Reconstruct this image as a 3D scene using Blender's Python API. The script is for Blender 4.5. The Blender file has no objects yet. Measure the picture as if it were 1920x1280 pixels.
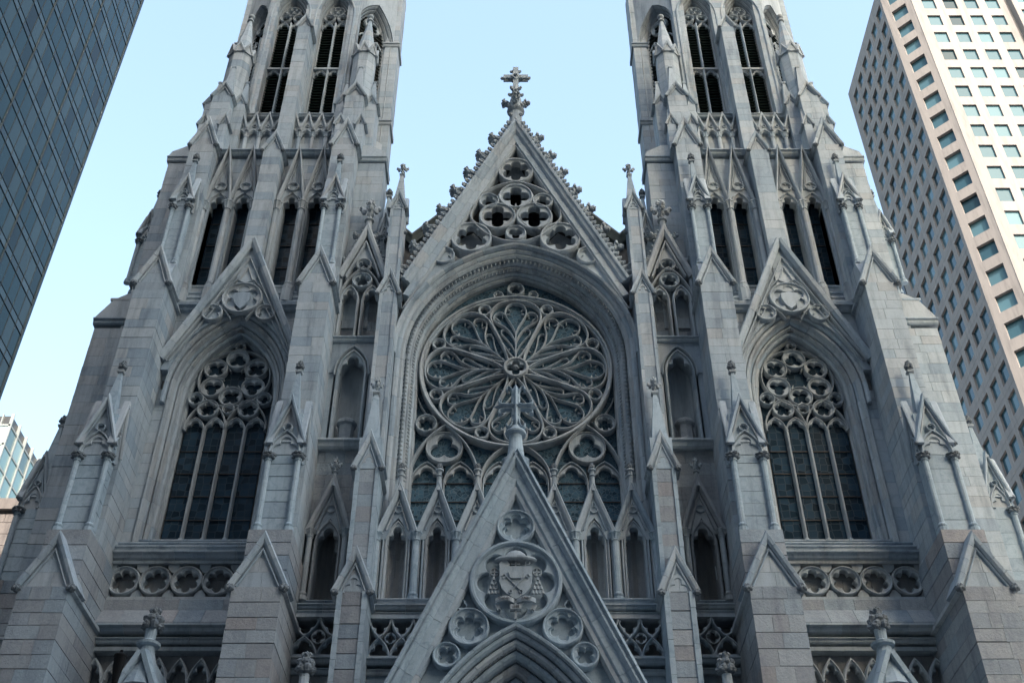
import bpy, math, random
from mathutils import Vector
R = math.radians
rnd = random.Random(7)
sc = bpy.context.scene
# ------------------------------------------------------------------ camera
CAM_Y, CAM_Z, PITCH, LENS = -36.0, 1.6, 40.0, 40.44
cam = bpy.data.objects.new('camera', bpy.data.cameras.new('camera'))
sc.collection.objects.link(cam)
cam.location = (0, CAM_Y, CAM_Z)
cam.rotation_euler = (R(90 + PITCH), 0, 0)
cam.data.lens = LENS; cam.data.sensor_width = 36; cam.data.shift_x = -7 / 1920
cam.data.clip_end = 3000
sc.camera = cam
# ------------------------------------------------------------------ sky, sun, exposure
SUN_AZ, SUN_EL = R(18), R(36)          # azimuth measured from behind the camera towards the right
world = bpy.data.worlds.new('World'); sc.world = world; world.use_nodes = True
wn = world.node_tree.nodes; wl = world.node_tree.links
sky = wn.new('ShaderNodeTexSky'); sky.sky_type = 'NISHITA'; sky.sun_disc = False
to_sun = Vector((math.sin(SUN_AZ) * math.cos(SUN_EL), -math.cos(SUN_AZ) * math.cos(SUN_EL), math.sin(SUN_EL)))
sky.sun_elevation = SUN_EL
sky.sun_rotation = math.atan2(to_sun.x, to_sun.y)
sky.air_density = 1.9; sky.dust_density = 5.2; sky.ozone_density = 1.6; sky.altitude = 0
wn['Background'].inputs[1].default_value = 0.11
wl.new(sky.outputs[0], wn['Background'].inputs[0])
sun = bpy.data.objects.new('sun', bpy.data.lights.new('sun', 'SUN'))
sc.collection.objects.link(sun)
sun.data.energy = 2.0; sun.data.angle = R(0.5); sun.data.color = (1.0, 0.86, 0.77)
sun.rotation_euler = to_sun.to_track_quat('Z', 'Y').to_euler()
sun.location = (0, -100, 150)
sc.view_settings.view_transform = 'Standard'; sc.view_settings.look = 'None'
sc.view_settings.exposure = 2.22; sc.view_settings.gamma = 1
sc.render.engine = 'CYCLES'
sc.cycles.max_bounces = 6; sc.cycles.diffuse_bounces = 2; sc.cycles.use_denoising = True

# ------------------------------------------------------------------ materials
MATS = {}
def node_mat(name):
    m = bpy.data.materials.new(name); m.use_nodes = True
    nt = m.node_tree; MATS[name] = m
    return m, nt, nt.nodes, nt.links, nt.nodes['Principled BSDF']
def ramp(n, pts, interp='LINEAR'):
    r = n.new('ShaderNodeValToRGB'); r.color_ramp.interpolation = interp
    e = r.color_ramp.elements
    while len(e) < len(pts): e.new(0.5)
    for i, (p, c) in enumerate(pts): e[i].position = p; e[i].color = (c[0], c[1], c[2], 1)
    return r
def piece_random(n, l):
    """one random number per stone, whether the stone is an object or a loose piece of a mesh"""
    oi = n.new('ShaderNodeObjectInfo'); g = n.new('ShaderNodeNewGeometry')
    a = n.new('ShaderNodeMath'); a.operation = 'ADD'
    l.new(oi.outputs['Random'], a.inputs[0]); l.new(g.outputs['Random Per Island'], a.inputs[1])
    f = n.new('ShaderNodeMath'); f.operation = 'FRACT'; l.new(a.outputs[0], f.inputs[0])
    return f.outputs[0], g
def noise(n, l, vec, scale, detail=4, rough=0.55, dist=0.0):
    t = n.new('ShaderNodeTexNoise'); t.inputs['Scale'].default_value = scale
    t.inputs['Detail'].default_value = detail; t.inputs['Roughness'].default_value = rough
    t.inputs['Distortion'].default_value = dist
    l.new(vec, t.inputs['Vector']); return t.outputs['Fac']
def mix(n, l, mode, fac, a, b):
    m = n.new('ShaderNodeMix'); m.data_type = 'RGBA'; m.blend_type = mode
    for s, v in ((m.inputs[0], fac), (m.inputs[6], a), (m.inputs[7], b)):
        if hasattr(v, 'links') or hasattr(v, 'is_linked'): l.new(v, s)
        elif isinstance(v, (int, float)): s.default_value = v
        else: s.default_value = (v[0], v[1], v[2], 1)
    return m.outputs[2]
def stone_mat(name, pts, vein=0.35, bump=0.25, bscale=9, stain=0.5, rough=0.8):
    m, nt, n, l, b = node_mat(name)
    rv, g = piece_random(n, l)
    pos = g.outputs['Position']
    off = n.new('ShaderNodeVectorMath'); off.operation = 'ADD'
    sc_ = n.new('ShaderNodeVectorMath'); sc_.operation = 'SCALE'; sc_.inputs[0].default_value = (17, 5, 11)
    l.new(rv, sc_.inputs['Scale']); l.new(pos, off.inputs[0]); l.new(sc_.outputs[0], off.inputs[1])
    if name.startswith('marble') or name == 'brownstone': pts = [(p_, (c_[0] * .97, c_[1] * 1.13, c_[2] * 1.27)) for p_, c_ in pts]
    base = ramp(n, pts); l.new(rv, base.inputs[0])
    # grey veining inside each stone
    nv = noise(n, l, off.outputs[0], 2.2, 6, 0.62, 1.6)
    rv2 = ramp(n, [(0.30, (0.62, 0.66, 0.70)), (0.5, (1, 1, 1)), (0.72, (1.1, 1.07, 1.04))]); l.new(nv, rv2.inputs[0])
    c = mix(n, l, 'MULTIPLY', vein, base.outputs[0], rv2.outputs[0])
    # rain streaks and soot patches: vertical-stretched noise
    st = n.new('ShaderNodeVectorMath'); st.operation = 'MULTIPLY'; st.inputs[1].default_value = (1.6, 1.6, 0.22)
    l.new(pos, st.inputs[0])
    ns = noise(n, l, st.outputs[0], 1.1, 6, 0.65)
    rs = ramp(n, [(0.34, (0.36, 0.38, 0.41)), (0.44, (0.78, 0.79, 0.80)), (0.54, (1, 1, 1))]); l.new(ns, rs.inputs[0])
    c = mix(n, l, 'MULTIPLY', stain, c, rs.outputs[0])
    st2 = n.new('ShaderNodeVectorMath'); st2.operation = 'MULTIPLY'; st2.inputs[1].default_value = (5.0, 5.0, 0.35)
    l.new(pos, st2.inputs[0]); n2 = noise(n, l, st2.outputs[0], 1.0, 4, 0.6)
    r2 = ramp(n, [(0.34, (0.62, 0.64, 0.66)), (0.47, (1, 1, 1))]); l.new(n2, r2.inputs[0])
    c = mix(n, l, 'MULTIPLY', stain * .8, c, r2.outputs[0])
    ng = noise(n, l, pos, 28, 3, 0.7)
    rg = ramp(n, [(0.25, (0.80, 0.80, 0.80)), (0.7, (1.08, 1.08, 1.08))]); l.new(ng, rg.inputs[0])
    c = mix(n, l, 'MULTIPLY', 0.6, c, rg.outputs[0])
    l.new(c, b.inputs['Base Color']); b.inputs['Roughness'].default_value = rough
    b.inputs['Specular IOR Level'].default_value = 0.25
    bp = n.new('ShaderNodeBump'); bp.inputs['Strength'].default_value = bump; bp.inputs['Distance'].default_value = 0.03
    nb = noise(n, l, pos, bscale, 6, 0.7); l.new(nb, bp.inputs['Height']); l.new(bp.outputs[0], b.inputs['Normal'])
    return m
stone_mat('marble', [(0.0, (.34, .365, .385)), (.25, (.45, .455, .455)), (.5, (.40, .405, .41)), (.72, (.48, .47, .46)), (.88, (.42, .395, .38)), (.93, (.31, .34, .365)), (1.0, (.36, .38, .40))])
stone_mat('marble_carved', [(0.0, (.38, .385, .385)), (.4, (.44, .43, .42)), (.8, (.40, .375, .355)), (1.0, (.36, .36, .36))], vein=.2, stain=.6, bump=.2, bscale=16)
stone_mat('marble_sooty', [(0.0, (.17, .175, .18)), (.5, (.23, .23, .23)), (1.0, (.20, .195, .19))], vein=.2, stain=.5, bump=.3, bscale=18)
stone_mat('marble_rough', [(0.0, (.26, .28, .30)), (.22, (.36, .34, .33)), (.42, (.31, .29, .285)), (.62, (.41, .385, .37)), (.82, (.33, .35, .365)), (.97, (.36, .305, .28)), (1.0, (.28, .27, .27))], vein=.5, bump=.9, bscale=12, stain=.35, rough=.9)
stone_mat('marble_blue', [(0.0, (.36, .40, .42)), (.5, (.43, .455, .465)), (1.0, (.35, .38, .40))], vein=.75, bump=.15, bscale=8, stain=.35)
stone_mat('mortar', [(0.0, (.20, .205, .21)), (1.0, (.24, .24, .24))], vein=.1, bump=.3, stain=.2)
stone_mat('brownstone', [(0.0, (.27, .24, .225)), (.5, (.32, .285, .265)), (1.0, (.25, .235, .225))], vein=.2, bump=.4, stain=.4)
stone_mat('beige_stone', [(0.0, (.18, .172, .168)), (.5, (.21, .20, .195)), (1.0, (.165, .16, .157))], vein=.3, bump=.4, stain=.5)

def simple(name, col, rough=.6, metal=0, spec=.5, nscale=0, namt=.3):
    m, nt, n, l, b = node_mat(name)
    b.inputs['Base Color'].default_value = (*col, 1); b.inputs['Roughness'].default_value = rough
    b.inputs['Metallic'].default_value = metal; b.inputs['Specular IOR Level'].default_value = spec
    if nscale:
        g = n.new('ShaderNodeNewGeometry'); f = noise(n, l, g.outputs['Position'], nscale, 5)
        r = ramp(n, [(.3, tuple(c * (1 - namt) for c in col)), (.7, tuple(min(1, c * (1 + namt)) for c in col))])
        l.new(f, r.inputs[0]); l.new(r.outputs[0], b.inputs['Base Color'])
    return m
simple('slate', (.07, .075, .08), .7, nscale=3)
simple('copper_green', (.10, .13, .13), .6, nscale=2)
simple('weathered_lead', (.20, .225, .235), .55, .25, nscale=5, namt=.25)
simple('lead_bar', (.02, .02, .022), .6)
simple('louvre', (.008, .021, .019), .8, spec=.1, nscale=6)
simple('belfry_dark', (.012, .012, .013), .9)  # near-black stands in for the unlit hollow behind the louvres
simple('black_iron', (.010, .010, .011), .75, spec=.15)
simple('asphalt', (.05, .05, .052), .9, nscale=4)
simple('pavement', (.30, .29, .28), .85, nscale=2)
simple('kerb', (.36, .35, .34), .8, nscale=3)
simple('bronze_door', (.05, .04, .03), .45, .6)
simple('dark_cladding', (.025, .030, .036), .4, nscale=1)
simple('limestone', (.27, .27, .27), .85, nscale=.5, namt=.15)

def leaded(name, tint, scale, line, pattern):
    m, nt, n, l, b = node_mat(name)
    rv, g = piece_random(n, l)
    tc = n.new('ShaderNodeTexCoord')
    sp = n.new('ShaderNodeVectorMath'); sp.operation = 'MULTIPLY'; sp.inputs[1].default_value = (1, 0.0, 1)
    l.new(g.outputs['Position'], sp.inputs[0])
    v = n.new('ShaderNodeTexVoronoi'); v.feature = 'DISTANCE_TO_EDGE'; v.inputs['Scale'].default_value = scale
    v.inputs['Randomness'].default_value = .35 if pattern == 'scale' else 1
    l.new(sp.outputs[0], v.inputs['Vector'])
    vc = n.new('ShaderNodeTexVoronoi'); vc.inputs['Scale'].default_value = scale
    vc.inputs['Randomness'].default_value = v.inputs['Randomness'].default_value
    l.new(sp.outputs[0], vc.inputs['Vector'])
    hs = n.new('ShaderNodeSeparateColor'); l.new(vc.outputs['Color'], hs.inputs[0])
    cr = ramp(n, [(0, tuple(c * .55 for c in tint)), (.5, tint), (1, tuple(c * 1.4 for c in tint))]); l.new(hs.outputs[0], cr.inputs[0])
    er = ramp(n, [(0.0, (1, 1, 1)), (.035, (1, 1, 1)), (.06, (0, 0, 0))]); l.new(v.outputs['Distance'], er.inputs[0])
    c = mix(n, l, 'MIX', er.outputs[0], cr.outputs[0], line)
    l.new(c, b.inputs['Base Color'])
    rr = n.new('ShaderNodeMapRange'); rr.inputs[3].default_value = .22; rr.inputs[4].default_value = .6
    l.new(er.outputs[0], rr.inputs[0]); l.new(rr.outputs[0], b.inputs['Roughness'])
    b.inputs['Specular IOR Level'].default_value = .05
    bp = n.new('ShaderNodeBump'); bp.inputs['Strength'].default_value = .6; bp.inputs['Distance'].default_value = .02
    l.new(hs.outputs[1], bp.inputs['Height']); l.new(bp.outputs[0], b.inputs['Normal'])
leaded('leaded_glass', (.020, .042, .066), 3.4, (.042, .064, .086), 'scale')
leaded('rose_glass', (.050, .098, .140), 7, (.105, .155, .195), 'web')

def sheet_glass(name, lo, hi, rough=.04, metal=0.0, spec=.9, ior=1.6, wav=.02, tint=None):
    m, nt, n, l, b = node_mat(name)
    rv, g = piece_random(n, l)
    r = ramp(n, [(0, tuple(c * .35 for c in lo)), (.18, lo), (.6, tuple((p + 2 * q) / 3 for p, q in zip(hi, lo))), (.8, hi), (1, tuple(c * 1.15 for c in hi))]); l.new(rv, r.inputs[0]); l.new(r.outputs[0], b.inputs['Base Color'])
    b.inputs['Roughness'].default_value = rough; b.inputs['Metallic'].default_value = metal
    b.inputs['Specular IOR Level'].default_value = spec; b.inputs['IOR'].default_value = ior
    if tint: b.inputs['Specular Tint'].default_value = (*tint, 1)
    bp = n.new('ShaderNodeBump'); bp.inputs['Strength'].default_value = wav; bp.inputs['Distance'].default_value = .1
    l.new(noise(n, l, g.outputs['Position'], .6, 2), bp.inputs['Height']); l.new(bp.outputs[0], b.inputs['Normal'])
sheet_glass('curtain_glass', (.003, .020, .032), (.014, .032, .044), .10, .12, .08)
sheet_glass('spandrel_glass', (.012, .032, .045), (.022, .042, .055), .15, .2, .15)
sheet_glass('office_glass', (.03, .075, .105), (.06, .125, .16), .05, 0.0, .22, 1.5, tint=(.7, .9, 1.0))
sheet_glass('teal_glass', (.10, .20, .22), (.16, .26, .275), .25, .1)
simple('mullion_dark', (.008, .016, .022), .5, .2, spec=.2)
simple('mullion_pale', (.20, .235, .245), .5, .2)
stone_mat('concrete', [(0, (.225, .222, .225)), (.5, (.245, .240, .242)), (1, (.21, .208, .213))], vein=.10, bump=.08, stain=.32, bscale=5)

# ------------------------------------------------------------------ geometry kit
COL = sc.collection
S = [1]                       # mirror sign: builds are written for the right-hand tower
FR = [(0.0, 0.0, 0.0)]        # local frame: origin x, y and turn about z
def W(p):
    ox, oy, a = FR[-1]; x, y, z = p
    if a: c, s_ = math.cos(a), math.sin(a); x, y = x * c - y * s_, x * s_ + y * c
    return ((ox + x) * S[0], oy + y, z)
class frame:
    def __init__(s, ox, oy, a=0): s.f = (ox, oy, R(a))
    def __enter__(s): FR.append(s.f)
    def __exit__(s, *a): FR.pop()
class Geo:
    def __init__(s): s.v = []; s.f = []
    def add(s, vs, fs):
        k = len(s.v); s.v += [W(p) for p in vs]; s.f += [tuple(i + k for i in f) for f in fs]; return s
    def box(s, x0, x1, y0, y1, z0, z1):
        return s.add([(x, y, z) for z in (z0, z1) for y in (y0, y1) for x in (x0, x1)],
                     [(0, 2, 3, 1), (4, 5, 7, 6), (0, 1, 5, 4), (2, 6, 7, 3), (0, 4, 6, 2), (1, 3, 7, 5)])
    def loft(s, rings, cap=True, closed=True):
        n = len(rings[0]); vs = [p for r in rings for p in r]; fs = []
        for i in range(len(rings) - 1):
            for j in range(n if closed else n - 1):
                a, b = i * n + j, i * n + (j + 1) % n
                fs.append((a, b, b + n, a + n))
        if cap: fs.append(tuple(range(n))[::-1]); fs.append(tuple(range((len(rings) - 1) * n, len(rings) * n)))
        return s.add(vs, fs)
    def prism(s, poly, y0, y1):               # polygon in x,z pushed along y
        return s.loft([[(x, y0, z) for x, z in poly], [(x, y1, z) for x, z in poly]])
    def prismx(s, poly, x0, x1):              # polygon in y,z pushed along x
        return s.loft([[(x0, y, z) for y, z in poly], [(x1, y, z) for y, z in poly]])
    def prismz(s, poly, z0, z1):
        return s.loft([[(x, y, z0) for x, y in poly], [(x, y, z1) for x, y in poly]])
    def frust(s, cx, cy, r0, r1, z0, z1, n=4, rot=None):
        rot = math.pi / n if rot is None else rot
        return s.loft([[(cx + r * math.cos(rot + 2 * math.pi * i / n), cy + r * math.sin(rot + 2 * math.pi * i / n), z) for i in range(n)] for r, z in ((r0, z0), (r1, z1))])
    def lathe(s, cx, cy, prof, n=12, lobes=0, amp=0.0):
        rings = []
        for r, z in prof:
            rings.append([(cx + r * (1 + amp * math.cos(lobes * 2 * math.pi * i / n)) * math.cos(2 * math.pi * i / n), cy + r * (1 + amp * math.cos(lobes * 2 * math.pi * i / n)) * math.sin(2 * math.pi * i / n), z) for i in range(n)])
        return s.loft(rings)
    def sweep(s, path, prof, closed=False, cap=True):
        n = len(path); rings = []
        for i in range(n):
            x, z = path[i]
            if closed: a, b = path[i - 1], path[(i + 1) % n]
            else: a, b = path[max(i - 1, 0)], path[min(i + 1, n - 1)]
            def nrm(p, q):
                dx, dz = q[0] - p[0], q[1] - p[1]; d = math.hypot(dx, dz) or 1
                return (-dz / d, dx / d)
            n1 = nrm(a, (x, z)) if a != (x, z) else nrm((x, z), b)
            n2 = nrm((x, z), b) if b != (x, z) else n1
            mx, mz = n1[0] + n2[0], n1[1] + n2[1]; d = math.hypot(mx, mz) or 1
            mx, mz = mx / d, mz / d
            k = min(1 / max(mx * n1[0] + mz * n1[1], .2), 3)
            rings.append([(x + mx * k * o, y, z + mz * k * o) for o, y in prof])
        if closed:
            m = len(prof); vs = [p for r in rings for p in r]; fs = []
            for i in range(n):
                for j in range(m):
                    fs.append((i * m + j, i * m + (j + 1) % m, ((i + 1) % n) * m + (j + 1) % m, ((i + 1) % n) * m + j))
            return s.add(vs, fs)
        return s.loft(rings, cap)
    def voussoirs(s, path, prof, seg=.8, gap=.006, odd=False):
        """a moulding cut into single stones along its path"""
        L = [0]
        for a, b in zip(path, path[1:]): L.append(L[-1] + math.hypot(b[0] - a[0], b[1] - a[1]))
        k = max(1, round(L[-1] / seg))
        if (odd or len(path) > 8) and k % 2 == 0: k += 1          # an arch has a stone, not a joint, at its crown
        def at(t):
            for i in range(len(path) - 1):
                if t <= L[i + 1] or i == len(path) - 2:
                    u = (t - L[i]) / ((L[i + 1] - L[i]) or 1); return (path[i][0] + u * (path[i + 1][0] - path[i][0]), path[i][1] + u * (path[i + 1][1] - path[i][1]))
        for i in range(k):
            t0, t1 = L[-1] * i / k + (gap if i else 0), L[-1] * (i + 1) / k - (gap if i < k - 1 else 0)
            pts = [at(t0)] + [path[j] for j in range(len(path)) if t0 + .02 < L[j] < t1 - .02] + [at(t1)]
            j = rnd.uniform(-.004, .004)
            s.sweep(pts, [(o, y + j) for o, y in prof])
        return s
    def strip(s, outer, inner, y0, y1, ch=.03, closed=True, back=False):
        """plate between two outlines of equal length, with a chamfered inner edge and thickness"""
        n = len(outer)
        def lerp(a, b, t): return (a[0] + (b[0] - a[0]) * t, a[1] + (b[1] - a[1]) * t)
        def k(i):
            d = math.hypot(outer[i][0] - inner[i][0], outer[i][1] - inner[i][1]); return min(ch / d, .6) if d > 1e-6 else 0
        lay = [[(p[0], y0, p[1]) for p in outer], [(lerp(inner[i], outer[i], k(i))[0], y0, lerp(inner[i], outer[i], k(i))[1]) for i in range(n)], [(p[0], y0 + ch, p[1]) for p in inner], [(p[0], y1, p[1]) for p in inner]]
        if back: lay.append([(p[0], y1, p[1]) for p in outer])
        return s.loft(lay, cap=False, closed=closed)
    def build(s, name, mat, parent=None, smooth=False, kind=None):
        me = bpy.data.meshes.new(name); me.from_pydata(s.v, [], s.f); me.materials.append(MATS[mat])
        if smooth: me.shade_smooth()
        o = bpy.data.objects.new(name, me); COL.objects.link(o)
        if parent: o.parent = parent
        if kind: o['kind'] = kind
        return o
def bar(w, y0, y1, ch=.03):
    # narrow front fillet, hollow flanks: the usual section of cut tracery
    h = w / 2; f = max(h - ch * 1.5, h * .30); d = min(ch * 3.2, (y1 - y0) * .6)
    return [(-h, y1), (-h, y0 + d), (-h * .55 - f * .35, y0 + d * .55), (-f, y0 + d * .25), (-f, y0), (f, y0), (f, y0 + d * .25), (h * .55 + f * .35, y0 + d * .55), (h, y0 + d), (h, y1)]
def roll(w, y0, y1):          # rounded roll moulding
    h = w / 2; c = [(-h, y1)] + [(-h * math.cos(t), y0 + h - h * math.sin(t)) for t in [math.pi * i / 6 for i in range(7)]] + [(h, y1)]
    return c
def arch(xc, zs, a, h, o=0.0, n=12, zl=None):
    Rr = (a * a + h * h) / (2 * a); c = Rr - a; r = Rr + o
    th = math.acos(max(-1, min(1, c / r))); pts = []
    for i in range(n + 1):
        t = th * i / n; pts.append((xc + c - r * math.cos(t), zs + r * math.sin(t)))
    pts += [(2 * xc - x, z) for x, z in pts[-2::-1]]
    if zl is not None: pts = [(pts[0][0], zl)] + pts + [(pts[-1][0], zl)]
    return pts
def circ(xc, zc, r, n=28): return [(xc - r * math.cos(2 * math.pi * i / n), zc + r * math.sin(2 * math.pi * i / n)) for i in range(n)]
FOIL = {3: (.42, .43), 4: (.50, .375), 5: (.53, .335), 6: (.58, .30), 8: (.66, .265)}
def foil_pts(xc, zc, r, k, rot=90, n=None):
    c, a = FOIL[k]; n = n or k * 10; out = []; inn = []
    for i in range(n):
        t = 2 * math.pi * i / n + R(rot)
        p = ((t - R(rot)) % (2 * math.pi / k)); p = min(p, 2 * math.pi / k - p)
        q = a * a - (c * math.sin(p)) ** 2
        ri = c * math.cos(p) + math.sqrt(max(q, 0))
        out.append((xc + r * math.cos(t), zc + r * math.sin(t))); inn.append((xc + r * ri * math.cos(t), zc + r * ri * math.sin(t)))
    return out, inn
def foil(g, xc, zc, r, k, y, th=.22, rot=90, ring=.09, ro=None):
    """moulded circle with a cusped plate inside it"""
    g.sweep(circ(xc, zc, r), bar(ring, y - .05, y + th, .025), closed=True)
    o, i = foil_pts(xc, zc, r - ring * .3, k, rot); g.strip(o, i, y + .03, y + th, .03)
def head_pts(xc, zs, a, h, n=36, wide=1.0):
    Rr = (a * a + h * h) / (2 * a); c = Rr - a; out = []; inn = []
    lob = [(.40 * a, .16 * h, .50 * a * wide), (-.40 * a, .16 * h, .50 * a * wide), (0, .56 * h, .40 * a * wide)]
    for i in range(n + 1):
        t = math.pi * (1 - i / n); e = (math.cos(t), math.sin(t))
        ro = -c * abs(e[0]) + math.sqrt(max(Rr * Rr - (c * e[1]) ** 2, 0)); ri = .02
        for lx, lz, lr in lob:
            d = lx * e[0] + lz * e[1]; q = lr * lr - (lx * lx + lz * lz - d * d)
            if q > 0: ri = max(ri, d + math.sqrt(q))
        ri = min(ri, ro * .97)
        out.append((xc + ro * e[0], zs + ro * e[1])); inn.append((xc + ri * e[0], zs + ri * e[1]))
    return out, inn
def head(g, xc, zs, a, h, y, th=.2, wide=1.0):
    o, i = head_pts(xc, zs, a, h, wide=wide); g.strip(o, i, y, y + th, .03, closed=False)
def crom(pts, k=6):
    out = []; P_ = [pts[0]] + list(pts) + [pts[-1]]
    for i in range(1, len(P_) - 2):
        a, b, c, d = P_[i - 1:i + 3]
        for j in range(k):
            t = j / k; out.append(tuple(.5 * (2 * b[m] + (c[m] - a[m]) * t + (2 * a[m] - 5 * b[m] + 4 * c[m] - d[m]) * t * t + (3 * b[m] - a[m] - 3 * c[m] + d[m]) * t ** 3) for m in (0, 1)))
    return out + [pts[-1]]
def colonnette(g, x, y, z0, z1, r, capr=1.9, caph=None, n=10):
    """base, shaft and leafy capital; z1 is the top of the capital"""
    ch = caph or r * 3.2
    g.lathe(x, y, [(r * 1.75, z0), (r * 1.75, z0 + r * 1.6), (r * 1.2, z0 + r * 1.9), (r * 1.5, z0 + r * 2.4), (r * 1.5, z0 + r * 2.8), (r * 1.08, z0 + r * 3.3), (r, z0 + r * 3.6)], n)
    zs, ze = z0 + r * 3.6, z1 - ch; k = max(1, round((ze - zs) / .95))
    for i in range(k): g.lathe(x, y, [(r, zs + (ze - zs) * i / k + .004), (r, zs + (ze - zs) * (i + 1) / k - .004)], n)
    g.lathe(x, y, [(r * 1.3, ze - r * .3), (r * 1.35, ze), (r * 1.05, ze + r * .25)], n)
    g.lathe(x, y, [(r * 1.05, ze + r * .2), (r * 1.15, ze + ch * .35), (r * capr * .95, ze + ch * .72), (r * capr * .8, ze + ch * .8), (r * capr, ze + ch * .88), (r * capr, z1)], n=max(n, 16), lobes=8, amp=.10)

# carved lumps, made once and shared
def lump_mesh(name, blobs, seg=7, rings=5, jag=.22, seed=1, mat='marble_carved'):
    q = random.Random(seed); g = Geo()
    for cx, cy, cz, r in blobs:
        rr = []
        for i in range(1, rings):
            t = math.pi * i / rings; ring = []
            for j in range(seg):
                p = 2 * math.pi * j / seg; k = r * (1 + q.uniform(-jag, jag))
                ring.append((cx + k * math.sin(t) * math.cos(p), cy + k * math.sin(t) * math.sin(p), cz + k * math.cos(t)))
            rr.append(ring)
        g.loft(rr)
    me = bpy.data.meshes.new(name); me.from_pydata(g.v, [], g.f); me.materials.append(MATS[mat]); return me
def petals(r, z, k, br, ph=0): return [(r * math.cos(2 * math.pi * i / k + ph), r * math.sin(2 * math.pi * i / k + ph), z, br) for i in range(k)]
BOSS = lump_mesh('boss', [(0, 0, 0, .8)] + petals(.55, -.1, 6, .42) + petals(.4, .45, 5, .35), seed=3, mat='marble_sooty')
# bud: neck, ring of leaves, tight crown; unit height 1, radius about .35
BUD = lump_mesh('bud', [(0, 0, .12, .17), (0, 0, .45, .30), (0, 0, .80, .17)] + petals(.24, .36, 6, .15) + petals(.22, .60, 6, .13, .5) + petals(.12, .9, 4, .10), seed=4, mat='marble_sooty')
CROCK = lump_mesh('crocket', [(0, 0, 0, .34), (.30, 0, .12, .34), (.52, 0, .34, .30)] + [(.5 + .26 * math.cos(t), .30 * math.sin(t), .32 + .2 * math.sin(2 * t), .2) for t in [i * math.pi / 3 for i in range(6)]], seed=5, jag=.36)
FLEUR = lump_mesh('fleur', [(0, 0, .1, .14), (0, 0, .35, .17), (0, 0, .62, .2), (0, 0, .9, .14), (0, 0, 1.05, .09)] + petals(.32, .48, 4, .17) + petals(.46, .60, 4, .13) + petals(.2, .85, 4, .12, .7), seed=6)
CAPITAL = lump_mesh('capital', petals(.62, -.15, 8, .36) + petals(.72, .45, 8, .36, .39) + [(0, 0, 0, .6)], seg=6, rings=4, seed=9, mat='marble_sooty')
LEAF = lump_mesh('leaf', [(0, 0, 0, .5), (.35, .05, .18, .36), (-.3, -.05, -.1, .4)], seg=6, rings=4, seed=8)
def put(mesh, name, parent, loc, scale, rz=0.0, ry=0.0):
    o = bpy.data.objects.new(name, mesh); COL.objects.link(o)
    o.location = W(loc)
    a = FR[-1][2] + rz
    if S[0] < 0: a = math.pi - a
    o.rotation_euler = (0, ry, a)
    o.scale = (scale,) * 3 if isinstance(scale, (int, float)) else scale
    if parent: o.parent = parent
    return o

# single facing stones: collected first, the 300 largest in view become objects of their own
STONES = []
def stone(x0, x1, y0, y1, z0, z1, parent, mat):
    a, b = W((x0, y0, z0)), W((x1, y1, z1))
    STONES.append((min(a[0], b[0]), max(a[0], b[0]), min(a[1], b[1]), max(a[1], b[1]), z0, z1, parent, mat))
def stack(x0, x1, y0, y1, z0, z1, parent, mat='marble', h=.46, nx=2, ny=2, g=.0045, core=True, rough=0.0):
    """masonry pier of coursed blocks round a core set back in the joints"""
    n = max(1, round((z1 - z0) / h)); zz = [z0]
    hs = [rnd.uniform(.8, 1.2) for _ in range(n)]; t = sum(hs)
    for k in hs: zz.append(zz[-1] + k / t * (z1 - z0))
    flip = 0
    for i in range(n):
        mx = rnd.choice([1, 2, 2]) if nx == 2 else nx
        if nx == 1: mx = 1
        if nx == 4: mx = rnd.choice([2, 2, 3])
        cuts = [x0] + sorted(x0 + (x1 - x0) * min(.8, max(.2, (k + 1) / mx + rnd.uniform(-.3, .3) / mx)) for k in range(mx - 1)) + [x1]
        for k in range(mx):
            ycut = [y0, y1] if ny == 1 else [y0, y0 + (y1 - y0) * (.38 if flip else .62), y1]
            for j in range(len(ycut) - 1):
                e = rnd.uniform(-.004, .006) + rough * rnd.uniform(0, .012)
                stone(cuts[k] + (g if k else -e), cuts[k + 1] - (g if k < mx - 1 else -e), ycut[j] + (g if j else -e), ycut[j + 1] - g, zz[i] + g, zz[i + 1] - g, parent, mat)
        flip ^= 1
    if core: CORE.box(x0 + .03, x1 - .03, y0 + .03, y1, z0, z1)
def facing(x0, x1, z0, z1, y, parent, mat='marble', h=.46, w=.95, th=.12, skip=None, g=.0045, core=True):
    n = max(1, round((z1 - z0) / h)); hh = (z1 - z0) / n
    for i in range(n):
        za, zb = z0 + i * hh, z0 + (i + 1) * hh
        x = x0 - (rnd.uniform(.2, .8) * w if (x1 - x0) > w else 0)
        while x < x1 - .01:
            xb = x + w * rnd.uniform(.7, 1.3)
            a, b = max(x, x0), min(xb, x1)
            if x1 - b < .15: b = x1; xb = x1
            if b - a > .06 and not (skip and skip((a + b) / 2, (za + zb) / 2)):
                e = rnd.uniform(-.004, .005)
                stone(a + g, b - g, y + e, y + th, za + g, zb - g, parent, mat)
            x = xb
    if core: CORE.box(x0 + .02, x1 - .02, y + .03, y + th + .05, z0, z1)
CORE = Geo()

def thing(name, label, cat, group=None, loc=(0, 0, 0)):
    o = bpy.data.objects.new(name, None); COL.objects.link(o); o.location = loc
    o.empty_display_size = .5; o['label'] = label; o['category'] = cat
    if group: o['group'] = group
    return o
def part(name, parent, label=None):
    o = bpy.data.objects.new(name, None); COL.objects.link(o); o.parent = parent
    if label: o['label'] = label
    return o
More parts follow.
